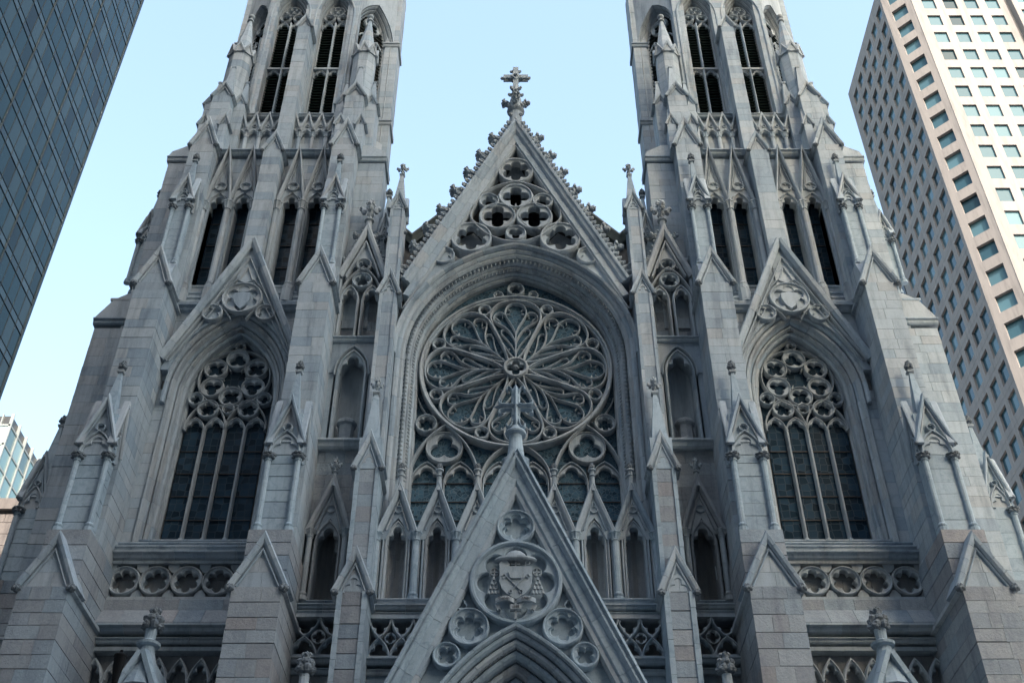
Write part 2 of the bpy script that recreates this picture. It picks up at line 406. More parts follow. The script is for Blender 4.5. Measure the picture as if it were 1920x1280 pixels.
# ------------------------------------------------------------------ ground
def struct(g, name, mat): o = g.build(name, mat); o['kind'] = 'structure'; return o
struct(Geo().box(-900, 900, -900, 900, -1.0, -.16), 'ground', 'asphalt')
struct(Geo().box(-400, 400, -31, -13, -.155, -.15), 'road', 'asphalt')
struct(Geo().box(-400, 400, -13, 120, -.155, 0), 'pavement', 'pavement')
struct(Geo().box(-400, 400, -62, -31, -.155, 0), 'pavement', 'pavement')

# ------------------------------------------------------------------ cathedral
cath = thing('cathedral', 'pale marble twin-towered gothic cathedral with rose window filling the picture', 'cathedral')

def gablet(P, w, ze, za, yf, depth, mat='marble', t=.13, knob=.13, tref=False, name='gablet', eave=0.0):
    g = Geo(); hh = za - .08 - ze; nc = max(1, round(hh / .55)); wb = w / 2 - .03
    for i in range(nc):
        a0, a1 = hh * i / nc, hh * (i + 1) / nc; h0, h1 = wb * (1 - i / nc), wb * (1 - (i + 1) / nc); m = rnd.uniform(-.3, .3) * h1; e = rnd.uniform(0, .012)
        if i < nc - 1 and h1 > .2:
            g.prism([(-h0, ze + a0 + .005), (m - .005, ze + a0 + .005), (m - .005, ze + a1 - .005), (-h1, ze + a1 - .005)], yf + .05 + e, yf + depth); g.prism([(m + .005, ze + a0 + .005), (h0, ze + a0 + .005), (h1, ze + a1 - .005), (m + .005, ze + a1 - .005)], yf + .05, yf + depth)
        else: g.prism([(-h0, ze + a0 + .005), (h0, ze + a0 + .005), (max(h1, .01), ze + a1), (min(-h1, -.01), ze + a1)], yf + .05 + e, yf + depth)
    g.prism([(-wb + .06, ze + .03), (wb - .06, ze + .03), (0, za - .2)], yf + .08, yf + depth - .02)
    path = [(-w / 2 - .05, ze - .07), (0, za), (w / 2 + .05, ze - .07)]
    g.voussoirs(path, [(-t * .35, yf + depth), (-t * .35, yf - .02), (t * .1, yf - .08), (t * .75, yf - .10), (t, yf - .03), (t, yf + depth)], .62, .005, True)
    q = [(-w / 2 + t * .9, ze - .0), (0, za - t * 2.1), (w / 2 - t * .9, ze - .0)]
    g.sweep(q, [(-.03, yf + .1), (-.03, yf + .0), (.0, yf - .03), (.03, yf), (.03, yf + .1)])
    if tref: head(g, 0, ze - .05, w * .30, (za - ze) * .52, yf + .02, .06)
    if eave:
        for s in (-1, 1): g.prism([(s * (w / 2 - .02), ze - .16), (s * (w / 2 + .09), ze - .10), (s * (w / 2 + .09), ze + .02), (s * (w / 2 - .02), ze + .16)], yf, yf + eave)
    g.build(name, mat, P)
    if knob:
        for s in (-1, 1): put(BOSS, 'eave_boss', P, (s * (w / 2 + .04), yf - .03, ze - .07), knob)

def pinnacle(zb, zc, zg, zt, w, d, mat='marble_blue', r=.10, name='pinnacle'):
    """attached pinnacle: shaft with two colonnettes, three gablets, spirelet and bud; local y=0 is the face it stands on"""
    P = part(name, cath); hw = w / 2
    stack(-hw + .1, hw - .1, -d + .12, .02, zb, zg - .55, P, mat, .55, 1, 1)
    g = Geo()
    for s in (-1, 1):
        g2 = Geo(); colonnette(g2, s * (hw - .04), -d + .06, zb, zc, r, 1.6, .30); o_ = g2.build('colonnette', 'marble_blue', P)
        put(CAPITAL, 'capital', P, (s * (hw - .04), -d + .06, zc - .15), (r * 2.35, r * 2.35, .17))
    ga = zc + (zg - zc) * .20                      # eaves of gablets
    def face(yf, half):
        aw = half - .04
        g.sweep(arch(0, zc, aw, (ga - zc) + .46), bar(.08, yf - .04, yf + .14, .025))
        head(g, 0, zc, aw - .04, (ga - zc) + .36, yf + .03, .1)
        zr = ga + (zg - ga) * .33
        g.sweep(circ(0, zr, half * .27, 16), bar(.06, yf - .03, yf + .12, .02), closed=True); o, i = foil_pts(0, zr, half * .26, 4, 45); g.strip(o, i, yf + .02, yf + .12, .015)
        g.prism([(-half + .06, ga + .04), (half - .06, ga + .04), (0, zg - .22)], yf + .12, yf + .3)
        path = [(-half - .11, ga - .14), (0, zg), (half + .11, ga - .14)]
        g.sweep(path, [(-.05, yf + .14), (-.05, yf - .05), (-.01, yf - .10), (.05, yf - .11), (.08, yf - .05), (.08, yf + .14)])
        p2 = [(-half + .05, ga - .0), (0, zg - .28), (half - .05, ga - .0)]
        g.sweep(p2, [(-.025, yf + .14), (-.025, yf), (.025, yf), (.025, yf + .14)])
    face(-d, hw)
    ox, oy, a = FR[-1]
    def sub_frame(x, y, turn):
        c, s_ = math.cos(a), math.sin(a); return frame(ox + x * c - y * s_, oy + x * s_ + y * c, math.degrees(a) + turn)
    hd = d / 2
    for s in (-1, 1):
        with sub_frame(s * hw, -d * .5, 90 * s): face(0, hd * .86)
    g.box(-hw + .10, hw - .10, -d + .10, 0, zc - .02, ga + .25)
    # crossing roofs behind the gablets
    g.prism([(-hw + .04, ga + .02), (hw - .04, ga + .02), (0, zg - .10)], -d + .13, .0)
    with sub_frame(0, -d * .5, 90): g.prism([(-hd * .86, ga + .02), (hd * .86, ga + .02), (0, zg - .12)], -hw + .13, hw - .13)
    for s in (-1, 1): g.box(s * (hw - .1) if s > 0 else -hw - .12, hw + .12 if s > 0 else -hw + .1, -d * .5 - .06, -d * .5 + .06, zg - .12, zg - .02)
    g.build('gablet', 'marble', P)
    for s in (-1, 1): put(BOSS, 'eave_boss', P, (s * (hw + .11), -d - .03, ga - .1), .10)
    g = Geo(); h = .46
    g.frust(0, -d * .5, hw * .80, .075, (ga + zg) / 2 - .3, zt - h - .05, 4)
    g.build('spire', mat, P)
    g = Geo(); g.frust(0, -d * .5, .16, .19, zt - h - .12, zt - h - .04, 4); g.frust(0, -d * .5, .19, .13, zt - h - .04, zt - h, 4); g.build('collar', 'marble_carved', P)
    put(BUD, 'finial', P, (0, -d * .5, zt - h), (.46, .46, h))
    return P

def setoff(P, x0, x1, y0, y1, z, ov=.14, h=.16, mat='marble', slope=0.0, top=None):
    """moulded string or cornice projecting from a wall; slope carries the weathering up behind it"""
    g = Geo(); k = max(1, round((x1 - x0) / 1.15))
    for i in range(k):
        a, b = x0 + (x1 - x0) * i / k + (.004 if i else 0), x0 + (x1 - x0) * (i + 1) / k - (.004 if i < k - 1 else 0)
        g.prismx([(y0, z - h), (y0 - ov * .35, z - h * .8), (y0 - ov * .5, z - h * .35), (y0 - ov, z - h * .2), (y0 - ov, z), (y1, z + slope), (y1, z - h)], a, b)
    return g.build('string_course', mat, P)

# ---- tracery windows
def panes(P, x0, x1, z0, z1, y, rows, mat='leaded_glass'):
    b = Geo()
    for i in range(rows):
        za, zb = z0 + (z1 - z0) * i / rows, z0 + (z1 - z0) * (i + 1) / rows
        t = rnd.uniform(-.012, .012); u = rnd.uniform(-.012, .012)
        Geo().add([(x0, y + t, za + .01), (x1, y - t, za + .01), (x1, y - t + u, zb - .01), (x0, y + t + u, zb - .01), (x0, y + .03 + t, za), (x1, y + .03 - t, za), (x1, y + .03 - t, zb), (x0, y + .03 + t, zb)], [(0, 1, 2, 3), (4, 7, 6, 5), (0, 4, 5, 1), (3, 2, 6, 7), (0, 3, 7, 4), (1, 5, 6, 2)]).build('pane', mat, P)
        if i: b.box(x0, x1, y - .05, y - .015, za - .018, za + .018)
    if rows > 1: b.build('saddle_bar', 'lead_bar', P)

def great_window(P):
    """four-light traceried window of a tower front, centred on x = 0"""
    a, zs, h, zb, yg = 1.64, 29.35, 3.05, 22.85, .85
    # jamb and arch mouldings, from the glass outwards
    prof = [
        ('marble_carved', [(.0, yg + .2), (.0, yg - .05), (.05, yg - .12), (.12, yg - .12), (.12, yg + .2)]),
        ('marble', [(.12, yg + .2), (.12, .45), (.17, .40), (.24, .40), (.24, yg + .2)]),
        ('marble_carved', [(.24, .62), (.24, .34), (.28, .22), (.36, .22), (.40, .34), (.40, .62)]),
        ('marble', [(.40, .6), (.40, .20), (.47, .08), (.47, .6)]),
        ('marble_carved', [(.47, .4), (.47, .05), (.52, -.08), (.61, -.10), (.67, .0), (.67, .4)]),
    ]
    for i, (m, pr) in enumerate(prof):
        g = Geo(); g.voussoirs(arch(0, zs, a, h, 0, 12, zb - .4), [(o, y) for o, y in pr], .95); g.build('arch_moulding', m, P)
    g = Geo(); g.voussoirs(arch(0, zs, a, h, .67, 12, 28.6), [(0, .2), (0, -.16), (.05, -.24), (.14, -.24), (.18, -.12), (.18, .2)], .95); g.build('hood_mould', 'marble', P)
    # mullions
    for x in (-.8, 0, .8):
        g = Geo(); g.sweep([(x, zb), (x, 28.0)], [(-.075, yg + .1), (-.075, yg - .1), (-.025, yg - .22), (.025, yg - .22), (.075, yg - .1), (.075, yg + .1)])
        g.lathe(x, yg - .16, [(.10, zb), (.10, zb + .14), (.06, zb + .2)], 8); g.build('mullion', 'marble_carved', P)
    y = yg - .22; g = Geo()
    for x in (-1.2, -.4, .4, 1.2):
        g.sweep(arch(x, 27.85, .38, .60, 0, 7), bar(.07, y, yg + .08, .025)); head(g, x, 27.85, .37, .58, y + .05, .2)
    for x in (-.8, .8): g.sweep(arch(x, 27.9, .80, 1.35, 0, 9), bar(.08, y - .02, yg + .08, .025))
    g.sweep(circ(0, 30.42, 1.44, 40), bar(.08, y - .02, yg + .08, .025), closed=True)
    for k in range(6):
        t = R(90 + 60 * k); foil(g, .95 * math.cos(t), 30.42 + .95 * math.sin(t), .455, 4 if k % 2 else 3, y, .28, [90, 90, 270, 90, 270, 90][k] if k % 2 == 0 else 45, .065)
    for x in (-.8, .8): foil(g, x, 28.87, .41, 5, y, .28, 90, .065)
    for x in (-1.36, 1.36): foil(g, x, 29.36, .29, 4, y, .28, 90, .055)
    foil(g, 0, 28.86, .23, 3, y, .28, 90, .05); foil(g, 0, 32.08, .2, 3, y, .28, 90, .05)
    for k in range(6):
        t = R(60 + 60 * k); g.sweep([(.42 * math.cos(t), 30.42 + .42 * math.sin(t)), (.6 * math.cos(t), 30.42 + .6 * math.sin(t))], bar(.06, y + .02, yg, .02))
    for s in (-1, 1): g.sweep([(s * 1.25, 29.62), (s * .9, 29.3), (s * .35, 29.0)], bar(.055, y, yg + .05, .02))
    g.build('tracery', 'marble_carved', P)
    for x in (-1.2, -.4, .4, 1.2): panes(P, x - .37, x + .37, zb, 27.95, yg + .0, 5)
    # glass of the head, cut by a bar at each third
    ap = arch(0, zs, a + .03, h, 0, 12)
    for x0, x1 in ((-1.7, -.6), (-.6, .6), (.6, 1.7)):
        top = [(x, z) for x, z in ap if x0 < x < x1]
        def zt(x):
            for (xa, za), (xb, zb_) in zip(ap, ap[1:]):
                if min(xa, xb) <= x <= max(xa, xb) and xb != xa: return za + (zb_ - za) * (x - xa) / (xb - xa)
            return zs
        poly = [(x0, 27.96)] + [(x0, zt(x0))] + top + [(x1, zt(x1)), (x1, 27.96)]
        Geo().prism(poly, yg + .02, yg + .05).build('pane', 'leaded_glass', P)

def window_gable(P):
    """steep gable over the great window with a shield in a cusped circle"""
    za, slope, yf = 37.05, 2.42, -.62
    x1 = 2.72; z1 = za - slope * x1
    g = Geo(); g.voussoirs([(-x1, z1), (0, za)], [(-.14, .1), (-.14, yf + .05), (-.04, yf - .06), (.10, yf - .10), (.16, yf - .02), (.16, .1)], .85)
    g.voussoirs([(0, za), (x1, z1)], [(-.14, .1), (-.14, yf + .05), (-.04, yf - .06), (.10, yf - .10), (.16, yf - .02), (.16, .1)], .85)
    g.build('coping', 'marble', P)
    g = Geo(); k = .40
    for o, w, yy in ((.36, .07, yf + .08), (.62, .05, yf + .16)):
        g.sweep([(-x1 + o * .46, z1), (0, za - o * 2.62 * 1.0), (x1 - o * .46, z1)], bar(w, yy, .1, .02))
    g.build('gable_moulding', 'marble_carved', P)
    # face of the gable, above the hood of the arch
    ho = arch(0, 29.35, 1.64, 3.05, .82, 14); rim = [(x, z) for x, z in ho if z > 29.9]
    half = [(x, z) for x, z in rim if x <= 1e-6]
    g = Geo()
    L = [(-x1 + .25 + (z1 - z1), z1)] 
    for s in (-1, 1):
        hp = [(s * abs(x), z) for x, z in half]
        poly = [(s * (za - .3 - hp[0][1]) / slope, hp[0][1])] + hp + [(0, za - .35)]
        g.prism(poly, yf + .26, .05)
    g.build('gable_face', 'marble', P)
    g = Geo(); y = yf + .12
    foil(g, 0, 33.78, .80, 6, y, .2, 90, .09)
    g.sweep([(-.30, 34.75), (0, 35.55), (.30, 34.75)], bar(.07, y, y + .2, .02)); g.sweep([(-.34, 34.80), (0, 34.62), (.34, 34.80)], bar(.06, y, y + .2, .02))
    for s in (-1, 1):
        foil(g, s * 1.10, 32.95, .40, 4, y, .2, 45, .07)
        g.sweep(crom([(s * .30, 34.85), (s * .62, 34.5), (s * .95, 34.0)]), bar(.05, y, y + .2, .02))
        g.sweep(crom([(s * .86, 33.35), (s * .52, 32.98), (s * .30, 32.62)]), bar(.05, y, y + .2, .02))
        g.sweep([(s * 1.55, 32.6), (s * 1.48, 33.0), (s * 1.2, 33.45)], bar(.05, y, y + .2, .02))
    g.build('tracery', 'marble_carved', P)
    g = Geo(); sh = [(-.34, 34.02), (0, 34.10), (.34, 34.02), (.34, 33.75), (.27, 33.5), (.14, 33.3), (0, 33.18), (-.14, 33.3), (-.27, 33.5), (-.34, 33.75)]
    g.prism(sh, y - .02, yf + .27); g.build('shield', 'marble', P)

def lancets(P):
    """paired lancets of the second tower stage with tall gablets"""
    for s in (-1, 1):
        for c in (1.10, 2.25):
            x = s * c; g = Geo()
            zb, zs, yg = 35.45, 40.05, 1.0
            head(g, x, zs, .44, .95, .34, .4); g.sweep(arch(x, zs, .44, .95, 0, 8), bar(.08, .24, .6, .03))
            g.sweep([(x - .41, zb), (x - .41, zs)], [(-.06, 1.1), (-.06, .45), (.04, .38), (.06, .45), (.06, 1.1)])
            g.sweep([(x + .41, zs), (x + .41, zb)], [(-.06, 1.1), (-.06, .45), (.04, .38), (.06, .45), (.06, 1.1)])
            # tall gablet on the capitals
            za, ze, hw = 43.92, 40.15, .56
            g.prism([(x - hw, ze), (x - .44, ze), (x - .36, ze + .5), (x, zs + .98), (x + .36, ze + .5), (x + .44, ze), (x + hw, ze), (x, za - .12)], .26, .5)
            g.sweep([(x - hw - .02, ze - .02), (x, za), (x + hw + .02, ze - .02)], [(-.05, .5), (-.05, .16), (.0, .05), (.06, .02), (.1, .08), (.1, .5)])
            g.sweep([(x - .33, 41.15), (x, 42.95), (x + .33, 41.15)], bar(.05, .18, .4, .02)); g.sweep([(x - .18, 41.55), (x, 42.5), (x + .18, 41.55)], bar(.04, .22, .4, .015))
            g.sweep(circ(x, 41.32, .25, 18), bar(.07, .16, .4, .02), closed=True); o, i = foil_pts(x, 41.32, .24, 4, 45); g.strip(o, i, .21, .4, .02)
            g.build('gablet', 'marble_carved', P)
            panes(P, x - .37, x + .37, zb, 41.0, yg, 4)
        for c in (.54, 1.675, 2.80):
            g = Geo(); colonnette(g, s * c, .12, 34.75, 40.2, .13, 1.7, .5); g.lathe(s * c, .12, [(.26, 34.0), (.26, 34.7), (.2, 34.78)], 8); g.build('colonnette', 'marble_carved', P)
            g = Geo(); stackx = (s * c - .2, s * c + .2); g.box(min(stackx), max(stackx), .22, 1.1, 34.2, 40.3); g.box(s * c - .13, s * c + .13, .3, 1.1, 40.3, 41.2); g.build('pier', 'marble', P)

def tower_body(s):
    S[0] = s
    with frame(11.4, 0):
        W1 = part('tower_wall', cath)
        # ---- lowest stage, between the piers: blind arcade, string, quatrefoil band, stepped sill
        facing(-2.75, 2.75, 0.0, 16.0, -.05, W1, 'marble_rough', .55, 1.0)
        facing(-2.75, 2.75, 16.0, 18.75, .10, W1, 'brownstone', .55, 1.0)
        g = Geo(); y = -.30
        for k in range(-4, 4):
            x = k * .70 + .35
            g.sweep(arch(x, 17.0, .35, .95, 0, 7, 16.0), bar(.10, y, .1, .03)); head(g, x, 17.25, .31, .72, y + .06, .22)
        g.box(-2.75, 2.75, y - .02, .1, 18.22, 18.36); g.build('blind_arcade', 'marble_carved', W1)
        setoff(W1, -2.75, 2.75, -.35, .1, 18.62, .14, .18, 'marble_carved'); setoff(W1, -2.75, 2.75, -.42, .1, 18.98, .34, .22, 'marble', .02)
        # broad weathering slabs
        g = Geo(); k = 6
        for i in range(k):
            a, b = -2.75 + 5.5 * i / k + .006, -2.75 + 5.5 * (i + 1) / k - .006
            g.prismx([(-.74, 18.99), (-.74, 19.05), (-.32, 19.68), (.1, 19.68), (.1, 18.99)], a, b)
        g.build('weathering', 'marble_rough', W1)
        facing(-2.75, 2.75, 19.7, 20.12, -.26, W1, 'marble_rough', .42, 1.4, .3)
        g = Geo()
        for k in range(-2, 3):
            x = k * 1.09; foil(g, x, 20.86, .52, 6, -.20, .30, 90, .09)
            for sx in (-1, 1):
                for sz in (-1, 1): g.prism([(x + sx * .545, 20.86 + sz * .66), (x + sx * .34, 20.86 + sz * .66), (x + sx * .36, 20.86 + sz * .50), (x + sx * .50, 20.86 + sz * .34), (x + sx * .545, 20.86 + sz * .34)], -.14, .1)
        g.box(-2.75, 2.75, -.24, .1, 20.12, 20.22); g.box(-2.75, 2.75, -.24, .1, 21.50, 21.62); g.build('quatrefoil_band', 'marble_carved', W1)
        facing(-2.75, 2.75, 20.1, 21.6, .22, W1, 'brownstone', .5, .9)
        setoff(W1, -2.75, 2.75, -.22, .2, 21.86, .30, .22, 'marble')
        for i, (yy, zz) in enumerate(((-.30, 22.12), (-.05, 22.40), (.22, 22.66))): setoff(W1, -2.72, 2.72, yy, .95, zz, .12, .24, 'marble', .10)
        # ---- window wall
        z = 22.42
        while z < 33.2:
            hh = rnd.uniform(.42, .56); zm = z + hh * .4
            hw = 2.31 if zm < 29.35 else max(-2.016 + math.sqrt(max(4.326 ** 2 - (zm - 29.35) ** 2, 0)), (36.6 - z) / 2.42 - .35)
            for sx in (-1, 1):
                if hw < 2.66: a_, b_ = sorted((sx * hw, sx * 2.72)); stone(a_, b_, rnd.uniform(-.004, .004), .2, z + .006, z + hh - .006, W1, 'marble')
            z += hh
        g = Geo()
        for sx in (-1, 1): g.box(sx * 2.30 if sx > 0 else -2.8, 2.8 if sx > 0 else -2.30, .05, 1.1, 22.5, 33.4)
        g.box(-2.8, 2.8, .3, 1.2, 32.6, 33.6); g.build('wall_core', 'mortar', W1)
        wv = part('window', cath); great_window(wv)
        wg = part('window_gable', cath); window_gable(wg)
        # ---- string and stepped sill of the lancet stage
        setoff(W1, -2.72, 2.72, -.05, .3, 33.62, .28, .26, 'marble', .06)
        for yy, zz in ((.02, 33.98), (.22, 34.42), (.44, 34.88), (.62, 35.42)): setoff(W1, -2.95, 2.95, yy, 1.1, zz, .10, .36, 'marble', .08)
        facing(-3.0, 3.0, 41.1, 43.6, .5, W1, 'marble', .5, .9, .14)
        lw = part('lancet_window', cath); lancets(lw)
        setoff(W1, -3.0, 3.0, .40, .9, 43.98, .22, .24, 'marble', .12)
        CORE.box(-3.9, 3.9, 1.15, 9.5, 0, 44.2)
        # ---- piers
        for x in (-3.32, 3.32):
            B = part('buttress', cath)
            with frame(11.4 + x, 0):
                stack(-.775, .775, -3.55, .3, 0.0, 18.85, B, 'marble_rough', .50, 4, 2, rough=1)
                gablet(B, 1.62, 18.85, 20.5, -3.55, .95, 'marble', .16, .17, eave=3.4)
                stack(-.72, .72, -2.98, .1, 18.6, 21.25, B, 'marble_rough', .55, 1, 2)
                stack(-.625, .625, -1.90, .2, 21.0, 33.35, B, 'marble', .47, 2, 2)
                gablet(B, 1.32, 33.35, 35.05, -1.90, 1.2, 'marble', .15, .16, eave=1.9)
                stack(-.56, .56, -.45, .8, 33.2, 43.55, B, 'marble', .50, 2, 2)
                gablet(B, 1.14, 43.55, 45.15, -.45, 1.3, 'marble', .14, .13, eave=1.2)
            with frame(11.4 + x, -1.92): pinnacle(21.25, 24.42, 26.75, 28.85, 1.12, .88, r=.105)
            with frame(11.4 + x, -.46): pinnacle(35.15, 38.75, 40.55, 42.45, .78, .66, r=.085)
            g = Geo(); g.prism([(x - .42, 35.16), (x + .42, 35.16), (x + .42, 34.6), (x - .42, 34.6)], -1.15, -.3); g.prismx([(-1.5, 34.2), (-1.15, 35.12), (-.3, 35.12), (-.3, 34.2)], x - .5, x + .5); g.build('weathering', 'marble', B)
        B = part('buttress', cath)
        stack(-.42, .42, -.42, .9, 34.2, 43.2, B, 'marble', .62, 1, 1); gablet(B, .88, 43.2, 44.3, -.42, 1.1, 'marble', .12, .11, eave=1.0)
        # ---- side buttresses, whose front faces show at both sides
        for sd, xs in ((1, 1), (-1, -1)):
            B = part('side_buttress', cath)
            def bx(a, b): return (a, b) if sd > 0 else (-b, -a)
            lo = 0.0 if sd > 0 else 30.0
            a, b = bx(3.85, 5.15); stack(a, b, .55, 2.0, 33.0, 43.35, B, 'marble', .5, 2, 1)
            a, b = bx(3.8, 5.24); setoff(B, a, b, .50, 2.0, 43.72, .12, .3, 'marble')
            g = Geo(); a, b = bx(3.85, 5.24); pk = [(a, 43.72), (b, 43.72), (a if sd > 0 else b, 44.9)]
            g.prism([(3.85 * sd, 43.70), (5.26 * sd, 43.70), (5.1 * sd, 44.12), (4.4 * sd, 44.55), (3.85 * sd, 44.6)], .48, 2.0); g.build('weathering', 'marble', B)
            with frame(11.4 + sd * 5.14, 1.28, 90 * sd): pinnacle(35.9, 38.6, 40.3, 42.3, .78, .55, r=.08)
            if sd > 0:
                stack(3.85, 6.25, .55, 2.1, 21.2, 33.0, B, 'marble', .5, 3, 1)
                setoff(B, 3.8, 6.34, .50, 2.1, 33.45, .14, .3, 'marble')
                g = Geo(); g.prism([(3.85, 33.4), (6.38, 33.4), (6.3, 33.62), (5.75, 34.55), (5.2, 34.9), (3.85, 34.9)], .48, 2.1); g.box(5.1, 5.9, .46, 2.1, 34.5, 34.62); g.build('weathering', 'marble', B)
                stack(3.85, 7.6, .40, 2.4, 0, 21.2, B, 'marble_rough', .56, 3, 1)
                setoff(B, 3.9, 8.0, .36, 2.4, 18.9, .2, .25, 'marble')
                with frame(11.4 + 6.24, 1.30, 90): pinnacle(21.2, 24.4, 26.7, 29.0, 1.10, .90, r=.105)
        belfry()
        side_portal()
    S[0] = 1

def belfry():
    """open octagonal bell stage over a little gabled arcade"""
    A = part('parapet_arcade', cath)
    facing(-3.1, 3.1, 44.2, 47.3, 1.35, A, 'marble', .5, .66)
    for k in range(-4, 5):
        x = k * .66; g = Geo()
        colonnette(g, x, 1.18, 44.55, 46.25, .10, 1.6, .28); g.build('colonnette', 'marble', A)
    for k in range(-5, 5):
        x = (k + .5) * .66; g = Geo()
        head(g, x, 46.0, .27, .45, 1.16, .2, 1.25); g.sweep(arch(x, 46.0, .29, .5, 0, 6), bar(.07, 1.10, 1.4, .02))
        g.prism([(x - .33, 46.2), (x - .2, 46.35), (x, 46.52), (x + .2, 46.35), (x + .33, 46.2), (x, 47.45)], 1.16, 1.4)
        g.sweep([(x - .34, 46.35), (x, 47.58), (x + .34, 46.35)], [(-.04, 1.5), (-.04, 1.08), (.0, 1.0), (.07, 1.0), (.09, 1.06), (.09, 1.5)])
        g.sweep(circ(x, 46.78, .09, 10), bar(.04, 1.1, 1.2, .01), closed=True); g.build('gablet', 'marble_carved', A)
    for k in range(-4, 5): put(BOSS, 'eave_boss', A, (k * .66, 1.03, 46.36), .085)
    B = part('bell_stage', cath)
    setoff(B, -2.6, 2.6, 1.55, 2.2, 48.2, .12, .2, 'marble', .15)
    yw, hf, ap = 1.75, 2.45, 4.5       # front plane, half front width, octagon apothem
    cy = yw + ap
    # solid corners and a backing coloured black for the shade inside the belfry
    CORE2 = Geo(); CORE2.prismz([(-hf + .1, yw + .75), (hf - .1, yw + .75), (ap - .75, cy - hf + .1), (ap - .75, cy + hf), (-ap + .75, cy + hf), (-ap + .75, cy - hf + .1)], 44.2, 64.0); CORE2.build('dark_backing', 'belfry_dark', B)
    facing(-hf, hf, 47.3, 48.25, yw, B, 'marble', .48, .8)
    # front piers between and beside the windows
    stack(-.40, .40, yw - .05, yw + .8, 48.2, 63, B, 'marble', .5, 1, 1)
    for sx in (-1, 1): stack(min(sx * 2.1, sx * 2.55), max(sx * 2.1, sx * 2.55), yw, yw + .8, 48.2, 63, B, 'marble', .5, 1, 1)
    for sx in (-1, 1):
        x = sx * 1.25; w = part('bell_window', cath); zs, a, h, zb = 57.2, .76, 2.0, 48.35
        for o, yy in ((.0, yw + .45), (.10, yw + .28), (.20, yw + .10)):
            g = Geo(); g.voussoirs(arch(x, zs, a, h, o, 9, zb), bar(.10, yy, yw + .8, .04), .9); g.build('arch_moulding', 'marble_carved', w)
        g = Geo(); g.voussoirs(arch(x, zs, a, h, .30, 9, zb), [(-.05, yw + .3), (-.05, yw - .02), (0, yw - .10), (.07, yw - .10), (.1, yw), (.1, yw + .3)], .9); g.build('hood_mould', 'marble', w)
        g = Geo(); top = arch(x, zs, a, h, .3, 9)
        g.prism([(x - 1.1, zs)] + top + [(x + 1.1, zs), (x + 1.1, 63), (x - 1.1, 63)], yw + .03, yw + .6); g.build('spandrel', 'marble', w)
        g = Geo(); g.sweep([(x, zb), (x, 57.0)], [(-.06, yw + .7), (-.06, yw + .42), (-.02, yw + .34), (.02, yw + .34), (.06, yw + .42), (.06, yw + .7)]); g.build('mullion', 'marble', w)
        g = Geo(); y = yw + .40
        g.box(x - a, x + a, y - .06, y + .25, 52.72, 52.86)
        for c in (-.37, .37):
            for z in (52.05, 56.4): head(g, x + c, z, .34, .62, y + .03, .18, 1.2); g.sweep(arch(x + c, z, .35, .64, 0, 7), bar(.06, y - .02, y + .22, .02))
            foil(g, x + c, 57.45, .30, 4, y, .2, 45, .06)
        g.sweep(circ(x, 58.1, .42, 20), bar(.06, y - .02, y + .2, .02), closed=True)
        for k in range(3): t = R(90 + 120 * k); foil(g, x + .2 * math.cos(t), 58.1 + .2 * math.sin(t), .17, 3, y + .02, .15, 90, .04)
        g.build('tracery', 'marble_carved', w)
        for c in (-.37, .37):
            for z0, z1 in ((48.4, 52.6), (52.9, 57.6)):
                z = z0 + .1
                while z < z1:
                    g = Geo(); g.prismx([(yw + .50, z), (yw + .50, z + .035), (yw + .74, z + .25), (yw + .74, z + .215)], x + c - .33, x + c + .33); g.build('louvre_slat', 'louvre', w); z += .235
    # centre buttress in front
    Bc = part('buttress', cath); stack(-.34, .34, .62, 1.8, 43.9, 54.5, Bc, 'marble', .5, 1, 1); gablet(Bc, .74, 54.5, 55.4, .62, 1.1, 'marble', .1, .09, eave=1.0)
    # diagonal and side faces of the octagon
    for sx in (-1, 1):
        mx, my = sx * (hf + ap) / 2, (yw + cy - hf) / 2; L = (ap - hf) * math.sqrt(2) / 2
        with frame(11.4 + mx, my, 45 * sx):
            w = part('bell_window', cath); zs, a, h, zb = 57.0, .95, 2.3, 48.4
            stack(-L, -1.25, 0, .8, 44.2, 63, w, 'marble', .5, 1, 1); stack(1.25, L, 0, .8, 44.2, 63, w, 'marble', .5, 1, 1)
            for o, yy in ((.0, .5), (.12, .3), (.24, .1)):
                g = Geo(); g.voussoirs(arch(0, zs, a, h, o, 9, zb), bar(.12, yy, .8, .04), .9); g.build('arch_moulding', 'marble_carved', w)
            g = Geo(); g.prism([(-1.3, zs)] + arch(0, zs, a, h, .3, 9) + [(1.3, zs), (1.3, 63), (-1.3, 63)], .02, .6); g.build('spandrel', 'marble', w); Geo().box(-1.3, 1.3, .02, .7, 44.2, 48.4).build('sill_wall', 'marble', w)
            for c in (-.47, 0, .47):
                g = Geo(); g.sweep([(c, zb), (c, 57.0)], bar(.10, .45, .75, .03)); g.build('mullion', 'marble', w)
            z = 48.6
            while z < 58.5:
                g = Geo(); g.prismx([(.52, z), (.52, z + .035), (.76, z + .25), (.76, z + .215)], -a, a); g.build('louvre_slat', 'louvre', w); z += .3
            g = Geo(); foil(g, 0, 58.0, .55, 4, .45, .2, 45, .08); g.build('roundel', 'marble_carved', w)
            for c in (-.47, .47): g = Geo(); head(g, c, 56.2, .42, .8, .48, .2, 1.2); g.build('cusped_head', 'marble_carved', w)
        Bs = part('side_buttress', cath)
        a, b = sorted((sx * (ap - .6), sx * (ap + .15)))
        stack(a, b, cy - hf - .1, cy - hf + 1.2, 44.0, 63, Bs, 'marble', .5, 1, 1)
        for z in (50.3, 57.2): setoff(Bs, a - .1, b + .1, cy - hf - .12, cy - hf + 1.2, z, .12, .3, 'marble')
        # corner cluster: stepped gablets, octagonal turret and spirelet
        x = sx * 3.32; C = part('corner_turret', cath)
